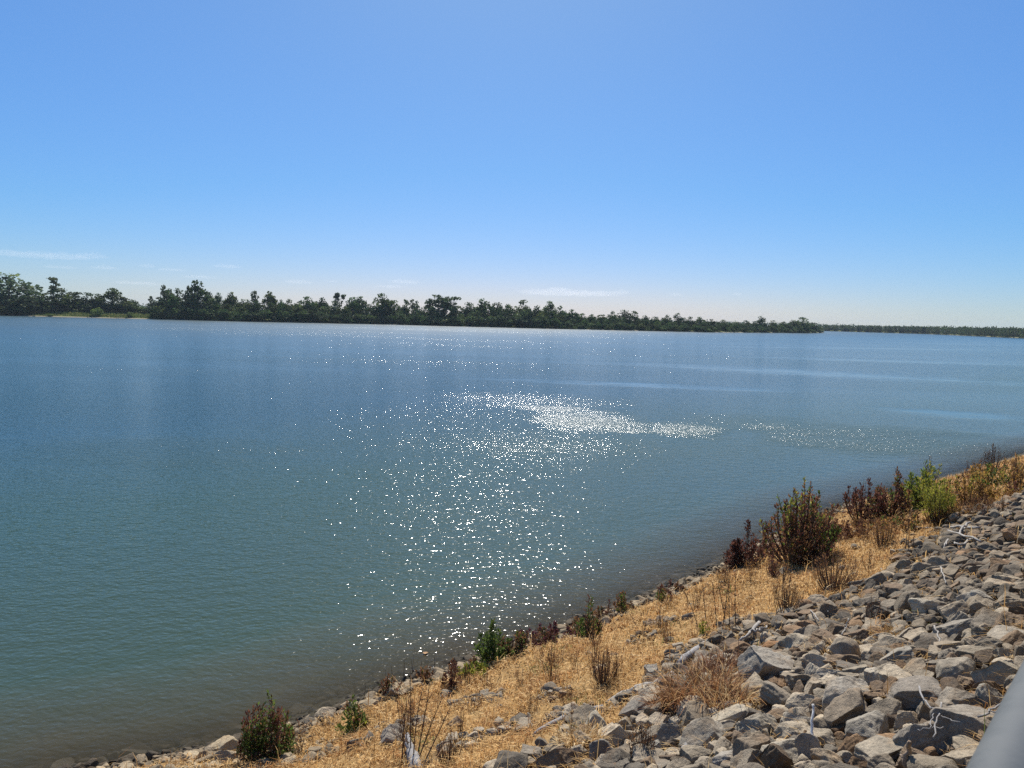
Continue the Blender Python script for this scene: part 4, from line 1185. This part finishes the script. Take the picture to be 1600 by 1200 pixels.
# emergent trees: column, top row, width, style, metres behind the shore, landmark label
EM = [
 (16, 424, 70, 'dome', 26, 'tall pale leafy tree at the far left end of the far bank', (2.0, 1.8, 2.2)),
 (44, 452, 44, 'dome', 14, None, None), (66, 455, 32, 'dome', 40, None, None),
 (85, 434, 34, 'spindly', 34, 'thin tufted tree sticking up right of the tall pale left end tree', None),
 (97, 449, 40, 'dome', 36, None, None), (118, 455, 22, 'open', 44, None, None), (135, 456, 30, 'dome', 46, None, None), (152, 458, 28, 'dome', 46, None, None),
 (175, 449, 34, 'umbrella', 44, 'peaked tree standing behind the open meadow', None),
 (190, 463, 36, 'dome', 42, None, None), (206, 467, 22, 'dome', 50, None, None),
 (236, 462, 10, 'open', 40, 'tiny round topped tree at the low gap right of the meadow', None),
 (253, 446, 22, 'spindly', 30, 'ragged thin tree just right of the low gap', None),
 (263, 450, 20, 'open', 34, None, None), (277, 449, 32, 'dome', 22, 'full round tree left of the tall leaning tree', None),
 (313, 437, 34, 'umbrella', 22, 'tallest leaning tree with a side limb and bare trunk', None),
 (303, 445, 18, 'open', 24, None, None),
 (329, 457, 20, 'umbrella', 26, None, None), (342, 456, 16, 'umbrella', 24, None, None), (363, 455, 22, 'umbrella', 26, None, None), (379, 466, 18, 'dome', 26, None, None),
 (398, 453, 16, 'open', 24, 'slim dark tree left of the ball crowned tree', None),
 (420, 454, 26, 'umbrella', 22, 'ball crowned tree standing clear above its neighbours', None),
 (438, 467, 14, 'dome', 24, None, None), (451, 466, 26, 'dome', 20, None, None),
 (478, 463, 34, 'umbrella', 22, 'flat topped tree between two gaps right of the ball crowned tree', None),
 (505, 464, 24, 'umbrella', 22, None, None),
 (528, 456, 24, 'open', 24, 'palm like tree with a see through crown on a bare trunk', None),
 (551, 463, 28, 'umbrella', 22, None, None), (564, 462, 28, 'umbrella', 26, None, None),
 (594, 458, 38, 'umbrella', 22, 'wide mushroom shaped tree right of the palm like tree', None),
 (616, 468, 30, 'dome', 24, None, None), (633, 472, 20, 'dome', 26, None, None),
 (643, 466, 22, 'open', 22, 'open crowned tree standing left of the broadest tree', None),
 (684, 459, 50, 'umbrella', 22, 'broadest tall tree near the middle of the far bank', None),
 (709, 462, 30, 'open', 24, None, None), (731, 471, 28, 'dome', 24, None, None),
 (757, 465, 38, 'dome', 24, 'high dense dome tree right of the broadest tree', None),
 (776, 471, 30, 'dome', 30, None, None), (793, 474, 26, 'dome', 24, None, None), (806, 477, 24, 'dome', 28, None, None),
 (819, 467, 28, 'dome', 24, 'square topped tree right of the dense dome tree', None),
 (841, 476, 26, 'dome', 26, None, None),
 (858, 469, 24, 'umbrella', 24, 'peaked round tree two right of the square topped tree', None),
 (876, 477, 26, 'dome', 24, None, None), (894, 483, 24, 'umbrella', 22, None, None), (910, 489, 24, 'dome', 22, None, None), (925, 491, 20, 'dome', 24, None, None), (941, 491, 22, 'dome', 22, None, None),
 (957, 485, 20, 'dome', 24, None, None),
 (975, 483, 34, 'dome', 24, 'humped tree clump crown standing highest right of the middle', None),
 (991, 485, 22, 'dome', 26, None, None), (1008, 492, 22, 'dome', 22, None, None), (1023, 494, 20, 'dome', 24, None, None), (1042, 491, 20, 'dome', 24, None, None),
 (1060, 488, 20, 'dome', 24, 'small peaked tree in the thinning right part of the far bank', None),
 (1078, 494, 20, 'dome', 24, None, None), (1095, 494, 20, 'dome', 26, None, None), (1113, 498, 20, 'dome', 24, None, None), (1130, 499, 20, 'dome', 26, None, None), (1148, 502, 20, 'dome', 24, None, None), (1166, 500, 18, 'dome', 24, None, None),
 (1190, 493, 22, 'dome', 24, 'round tree rising before the end of the far bank', None),
 (1207, 500, 20, 'dome', 24, None, None), (1225, 502, 20, 'dome', 24, None, None), (1240, 499, 20, 'dome', 20, None, None),
 (1254, 495, 30, 'dome', 16, 'last humped tree on the right tip of the far bank', None),
 (1272, 501, 24, 'bushy', 8, 'low bushy tree at the very tip of the far bank', None),
 (1282, 508, 14, 'bushy', 3, None, None),
]
TG = 'taller trees of the far bank'
SHORT = {
 'tall pale leafy tree at the far left end of the far bank': 'the tall pale left end tree',
 'thin tufted tree sticking up right of the tall pale left end tree': 'the thin tufted tree',
 'peaked tree standing behind the open meadow': 'the peaked meadow tree',
 'tiny round topped tree at the low gap right of the meadow': 'the tiny gap tree',
 'ragged thin tree just right of the low gap': 'the ragged thin tree by the gap',
 'full round tree left of the tall leaning tree': 'the full round tree',
 'tallest leaning tree with a side limb and bare trunk': 'the tallest leaning tree',
 'slim dark tree left of the ball crowned tree': 'the slim dark tree',
 'ball crowned tree standing clear above its neighbours': 'the ball crowned tree',
 'flat topped tree between two gaps right of the ball crowned tree': 'the flat topped tree',
 'palm like tree with a see through crown on a bare trunk': 'the palm like tree',
 'wide mushroom shaped tree right of the palm like tree': 'the mushroom shaped tree',
 'open crowned tree standing left of the broadest tree': 'the open crowned tree',
 'broadest tall tree near the middle of the far bank': 'the broadest tree',
 'high dense dome tree right of the broadest tree': 'the dense dome tree',
 'square topped tree right of the dense dome tree': 'the square topped tree',
 'peaked round tree two right of the square topped tree': 'the peaked round tree',
 'humped tree clump crown standing highest right of the middle': 'the high humped tree',
 'small peaked tree in the thinning right part of the far bank': 'the small peaked tree',
 'round tree rising before the end of the far bank': 'the round pre tip tree',
 'last humped tree on the right tip of the far bank': 'the last humped tree',
 'low bushy tree at the very tip of the far bank': 'the low tip tree',
}
LOOK = {'dome': 'dense dark tree', 'umbrella': 'round topped tree', 'open': 'thin crowned tree', 'bushy': 'low bushy tree'}
ORD = ['first', 'second', 'third', 'fourth', 'fifth', 'sixth', 'seventh']
EM.sort(key=lambda e: e[0])
last, since = None, 0
for i, e in enumerate(EM):
    lab = e[5]
    if lab: last, since = lab, 0
    else:
        lab = f"{LOOK[e[3]]} on far bank, {ORD[since]} right of {SHORT[last]}"
        since += 1
    put_tree('tree', lab, e[0], e[1], e[2] * (1.12 if e[2] < 28 else 1.22), e[3], e[4], TG, i % 5, e[6])

# lower wood along the waterline
rl = random.Random(21)
UG = 'lower trees along the far waterline'
px = -60.0
row = 0
def canopy_top(x):
    """how high the closed lower canopy reaches, picture rows"""
    return -4.5 * (240 < x < 860) + np.interp(x, [-60, 0, 60, 120, 200, 222, 245, 300, 380, 460, 520, 600, 650, 700, 760, 800, 870, 905, 960, 1020, 1100, 1150, 1200, 1250, 1283],
                     [455, 462, 462, 466, 468, 474, 462, 466, 474, 474, 478, 480, 482, 484, 482, 482, 487, 494, 493, 497, 500, 504, 504, 502, 511])
while px < 1284:
    y0 = np.interp(px, _sx, [b for a, b in SHORE])
    ht = y0 - canopy_top(px)
    meadow = 45 < px < 238
    w = max(12, ht * rl.uniform(0.62, 0.95))
    for back, f in (((38, 0.82), (46, 1.0)) if meadow else ((5, 0.66), (12, 0.95), (30, 1.12))):
        x = px + rl.uniform(-5, 5) + (back * 0.15)
        if x > 1276 and back > 6: continue
        top = y0 - ht * f * rl.uniform(0.86, 1.08)
        put_tree('tree', {5: 'low bushy tree at the water line in front of the far wood', 12: 'low dark tree in the close packed lower wood of the far bank', 30: 'dark tree filling in behind the front row of the far wood',
                          38: 'bushy tree along the back of the far meadow', 46: 'dark tree closing the back of the far meadow'}[back],
                 x, top, w * rl.uniform(0.95, 1.25), 'bushy' if back in (5, 38) or rl.random() < 0.5 else 'dome', back,
                 {5: 'front row of the far wood', 12: UG, 30: 'back row of the far wood', 38: 'bushy trees behind the meadow', 46: 'dark trees behind the meadow'}[back], rl.randrange(5),
                 (1.5, 1.45, 1.2) if back == 5 and rl.random() < 0.35 else None)
    px += w * 0.62
# light green bushes at the water line and on the meadow
for (x, yt, w) in [(151, 478, 16), (205, 486, 12), (78, 489, 10), (282, 489, 14), (300, 491, 10), (377, 492, 16), (392, 494, 14), (438, 490, 10), (508, 496, 12), (549, 498, 12), (590, 499, 10), (833, 506, 12), (882, 507, 12), (898, 508, 10), (948, 508, 14), (965, 507, 14), (1012, 510, 12), (1036, 510, 12), (1060, 511, 12), (1110, 513, 12), (1168, 514, 14), (1232, 513, 12), (1250, 514, 14)]:
    put_tree('bush', 'pale green bush low on the far bank at the sand edge', x, yt, w * 1.3, 'bushy', 2.5 if x > 240 else (9 if yt < 488 else 3), 'pale bushes along the far sand edge', rl.randrange(5), (2.3, 2.1, 1.4), 'bush')

# meadow grass (uncountable)
def meadow():
    n = 7000
    pxs = rng.uniform(48, 262, n); bk = rng.uniform(4, 40, n)
    P = np.array([shore_pt(a)[0] + shore_pt(a)[1] * b for a, b in zip(pxs, bk)])
    C = np.concatenate([P, (land_z(bk) - 0.05)[:, None]], 1)
    A = rng.normal(0, 0.4, (n, 3)) + [0, 0, 1]
    pal = np.array([(0.11, 0.16, 0.045), (0.16, 0.19, 0.06), (0.08, 0.12, 0.035), (0.24, 0.21, 0.08)])
    K = pal[rng.integers(0, 4, n)] * rng.uniform(0.7, 1.2, (n, 1))
    L = rng.uniform(0.5, 1.1, n)
    V, Q, CC = leaf_cards(C, A, L, L * 0.8, K, 0.2)
    tag(link('meadow_grass', mesh_np('meadow_grass', V, [Q], M_crown, CC)), 'tall green and yellow meadow grass on the far bank', kind='stuff')
meadow()

# far-off wood on the next bend and along the horizon
def far_wood():
    line = [(1210, 513.5), (1290, 517.3), (1345, 519), (1450, 522), (1530, 525.5), (1600, 528.6), (1720, 533), (1900, 541)]
    lx = np.array([a for a, b in line]); lp = np.array([_wat(a, b)[:2] for a, b in line])
    V0, Q0, K0, nb = [], [], [], 0
    r = np.random.default_rng(77)
    tb = Tubes(4)
    x = 1215.0
    while x < 1880:
        p = np.array([np.interp(x, lx, lp[:, 0]), np.interp(x, lx, lp[:, 1])]); dist = np.linalg.norm(p); d = p / dist
        for back in (4, 16, 30):
            q = p + d * back + np.array([d[1], -d[0]]) * r.normal(0, 3)
            # row of tree tops as seen
            yt = np.interp(x, [1210, 1290, 1350, 1450, 1530, 1600, 1900], [508, 508.5, 509, 509.5, 510.5, 511.5, 517]) + r.normal(0, 0.5) + (2.6 if back == 4 else 0)
            dv = ray(x, yt); zt = CAM[2] + dv[2] / np.linalg.norm(dv[:2]) * (dist + back)
            Hh = max(5, zt); Wd = Hh * r.uniform(0.6, 1.0)
            n = 130
            dirs = unit(r.normal(size=(n, 3))); rr = r.random(n)[:, None] ** 0.4
            C = np.array([q[0], q[1], Hh * 0.56]) + dirs * rr * np.array([Wd / 2, Wd / 2, Hh * 0.44])
            C += (np.sin(C * 0.9) * 0.6)
            C[:, 2] = np.clip(C[:, 2], 0.5, None)
            A = dirs + r.normal(0, 0.7, (n, 3)); L = r.uniform(1.2, 2.2, n)
            K = CROWN[r.integers(0, 5, n)] * r.uniform(0.8, 1.4) * r.uniform(0.8, 1.25, (n, 1))
            v, f, c = leaf_cards(C, A, L, L * 0.85, K, 0.2)
            V0.append(v); Q0.append(f + nb); K0.append(c); nb += len(v)
        x += r.uniform(3.0, 5.0)
    tag(link('far_wood', mesh_np('far_wood', np.concatenate(V0), [np.concatenate(Q0)], M_crown, np.concatenate(K0))), 'far off continuous wood on the right hand bank', kind='stuff')
    # its ground
    xs = np.linspace(1205, 1900, 60); V = []
    for a in xs:
        p = np.array([np.interp(a, lx, lp[:, 0]), np.interp(a, lx, lp[:, 1])]); d = p / np.linalg.norm(p)
        for bk, z in ((-12, -1), (-1, 0.0), (1.0, 0.75), (8, 1.4), (60, 2.5), (900, 3)):
            q = p + d * bk; V.append((q[0], q[1], z))
    i = np.arange(59)[:, None] * 6 + np.arange(5)[None]
    Q = np.stack([i, i + 6, i + 7, i + 1], -1).reshape(-1, 4)
    tag(link('far_terrain', mesh_np('far_terrain', V, [Q], bpy.data.materials['meadow_and_sand'], None, True)), 'far bank ground on the right', kind='structure')
    # wood on the horizon behind everything
    V0, Q0, K0, nb = [], [], [], 0
    for a in np.radians(np.arange(-62, 63, 0.12)):
        R = 2700 + 300 * math.sin(3 * a) + r.normal(0, 25)
        n = 26
        Hh = r.uniform(15, 22)
        C = np.array([math.sin(a) * R, math.cos(a) * R, Hh * 0.5]) + unit(r.normal(size=(n, 3))) * r.random(n)[:, None] ** 0.4 * np.array([5, 5, Hh * 0.5])
        L = r.uniform(3, 5.5, n)
        v, f, c = leaf_cards(C, r.normal(size=(n, 3)), L, L * 0.9, CROWN[r.integers(0, 5, n)] * 1.1, 0.2)
        V0.append(v); Q0.append(f + nb); K0.append(c); nb += len(v)
    tag(link('horizon_wood', mesh_np('horizon_wood', np.concatenate(V0), [np.concatenate(Q0)], M_crown, np.concatenate(K0))), 'faint line of wood on the horizon', kind='stuff')
far_wood()

# ------------------------------------------------------------------ clouds: thin flat wisps of real volume low over the far bank
def clouds():
    m = bpy.data.materials.new('cloud_vapour'); m.use_nodes = True
    nt = m.node_tree; nt.nodes.clear()
    out = N(nt, 'ShaderNodeOutputMaterial')
    pv = N(nt, 'ShaderNodeVolumePrincipled')
    pv.inputs['Color'].default_value = (1, 1, 1, 1)
    pv.inputs['Density'].default_value = CLOUD_D
    pv.inputs['Anisotropy'].default_value = 0.35
    nt.links.new(pv.outputs[0], out.inputs['Volume'])
    V0, F0 = ICO[4]
    spec = [(62, 400, 108, 9, 'long thin cloud wisp, highest at the left of the sky'), (142, 401, 40, 9, 'small bright cloud right of the long highest wisp'),
            (94, 418, 36, 4, 'faint short streak of cloud under the long highest wisp'), (163, 419, 30, 7, 'faint cloud puff below the small bright cloud'),
            (230, 416, 20, 5, 'tiny cloud above the low gap in the trees'), (268, 422, 34, 4, 'thin cloud streak right of the tiny one'),
            (355, 417, 36, 6, 'small bright cloud alone above the tall leaning tree'), (466, 441, 40, 7, 'pale cloud over the ball crowned tree'),
            (632, 441, 44, 8, 'pale humped cloud over the mushroom shaped tree'), (610, 448, 44, 5, 'faint flat cloud under the humped pale cloud'),
            (890, 459, 150, 12, 'longest pale cloud bank low over the middle of the far wood'), (873, 452, 26, 6, 'small lump of cloud on top of the longest cloud bank'),
            (971, 457, 26, 7, 'small bright cloud at the right end of the longest bank'), (1056, 461, 18, 5, 'tiny cloud right of the longest bank'),
            (1152, 460, 14, 5, 'tiniest cloud furthest right over the far bank'), (310, 433, 40, 5, 'faint cloud behind the top of the tall leaning tree'),
            (215, 443, 60, 5, 'faint flat cloud low over the meadow'), (520, 440, 14, 3, 'faint speck of cloud left of the humped pale cloud')]
    r = np.random.default_rng(9)
    for (px, py, w, h, lab) in spec:
        d = ray(px, py); dist = 9000 / np.linalg.norm(d[:2])
        c = CAM + d * dist; mm = dist / F
        V = V0.copy()
        ph = r.uniform(0, 6, 8)
        n1 = np.sin(V[:, 0] * 5 + ph[0]) * np.sin(V[:, 1] * 3 + ph[1]) + 0.6 * np.sin(V[:, 0] * 11 + ph[2] + V[:, 1] * 4) + 0.4 * np.sin(V[:, 0] * 19 + ph[3]) + 0.3 * np.sin(V[:, 0] * 31 + V[:, 2] * 9 + ph[4])
        sc = np.where(V[:, 2] > 0, 1 + 0.45 * n1, 0.45 + 0.2 * n1)
        V[:, 2] *= np.maximum(sc, 0.15)
        V[:, 0] *= 1 + 0.12 * np.sin(V[:, 1] * 6 + ph[5]) + 0.1 * np.sin(V[:, 2] * 8 + ph[6])
        V *= np.array([w * mm * 0.55, w * mm * 0.3 + 120, h * mm * 0.55])
        yaw = -math.atan2(d[0], d[1]); ca, sa = math.cos(yaw), math.sin(yaw)
        roll = -ROLL
        cr, sr = math.cos(-0.027), math.sin(-0.027)
        V = np.stack([V[:, 0] * ca - V[:, 1] * sa, V[:, 0] * sa + V[:, 1] * ca, V[:, 2]], -1)
        o = link('cloud', mesh_np('cloud', V, [F0], m, None, True), None, tuple(float(v) for v in c))
        tag(o, lab, 'cloud', 'small clouds low over the far bank')
CLOUD_D = 0.00032
clouds()

# ------------------------------------------------------------------ haze
HAZE = 0.00006
def haze():
    m = bpy.data.materials.new('haze_air'); m.use_nodes = True
    nt = m.node_tree; nt.nodes.clear()
    out = N(nt, 'ShaderNodeOutputMaterial'); pv = N(nt, 'ShaderNodeVolumePrincipled')
    pv.inputs['Color'].default_value = (0.8, 0.9, 1.0, 1); pv.inputs['Density'].default_value = HAZE; pv.inputs['Anisotropy'].default_value = 0.0
    nt.links.new(pv.outputs[0], out.inputs['Volume'])
    R = 5400; z0, z1 = -5.5, 60
    V = [(x, y, z) for z in (z0, z1) for (x, y) in ((-R, -R), (R, -R), (R, R), (-R, R))]
    o = link('haze', mesh_np('haze', V, [np.array([[3, 2, 1, 0], [4, 5, 6, 7], [0, 1, 5, 4], [1, 2, 6, 5], [2, 3, 7, 6], [3, 0, 4, 7]])], m))
    tag(o, 'thin pale air over the river', kind='stuff')
if HAZE: haze()

# ------------------------------------------------------------------ light
SUN_EL, SUN_AZ = math.radians(47), math.radians(-0.6)      # azimuth from +Y towards +X
w = bpy.data.worlds.new('World'); scene.world = w; w.use_nodes = True
nt = w.node_tree
bg = nt.nodes['Background']
sky = N(nt, 'ShaderNodeTexSky', sky_type='NISHITA')
sky.sun_disc = False
sky.sun_elevation = SUN_EL
sky.sun_rotation = SUN_AZ
sky.altitude = 100; sky.air_density = 0.7; sky.dust_density = 0.5; sky.ozone_density = 6.0
gm = N(nt, 'ShaderNodeGamma'); gm.inputs[1].default_value = 1.3
nt.links.new(sky.outputs[0], gm.inputs[0])
bw = N(nt, 'ShaderNodeRGBToBW'); nt.links.new(gm.outputs[0], bw.inputs[0])
soft = N(nt, 'ShaderNodeVectorMath', operation='SCALE')                  # gentler range from horizon to zenith
nt.links.new(gm.outputs[0], soft.inputs[0]); nt.links.new(math_n(nt, 'POWER', bw.outputs[0], -0.51), soft.inputs['Scale'])
mr = N(nt, 'ShaderNodeMapRange'); nt.links.new(bw.outputs[0], mr.inputs[0]); mr.inputs[1].default_value = 7.5; mr.inputs[2].default_value = 15.0
tint = mixc(nt, mr.outputs[0], (0.825, 1.02, 0.97), (1.22, 1.04, 1.05))
nt.links.new(mixc(nt, 1.0, soft.outputs[0], tint, 'MULTIPLY'), bg.inputs['Color'])
bg.inputs['Strength'].default_value = 0.127
sd = bpy.data.lights.new('sun', 'SUN'); sd.energy = 5.0; sd.angle = math.radians(0.53); sd.color = (1.0, 0.95, 0.87)
so = bpy.data.objects.new('sun', sd); COL.objects.link(so)
dirv = Vector((math.sin(SUN_AZ) * math.cos(SUN_EL), math.cos(SUN_AZ) * math.cos(SUN_EL), math.sin(SUN_EL)))
so.rotation_euler = dirv.to_track_quat('Z', 'Y').to_euler()
so.location = (0, 0, 50)

vs = scene.view_settings
vs.view_transform = 'Standard'; vs.look = 'None'; vs.gamma = 1; vs.exposure = 0.45
scene.render.engine = 'CYCLES'
scene.cycles.use_denoising = False
scene.cycles.max_bounces = 6; scene.cycles.transparent_max_bounces = 8; scene.cycles.volume_bounces = 1
scene.cycles.sample_clamp_indirect = 4.0
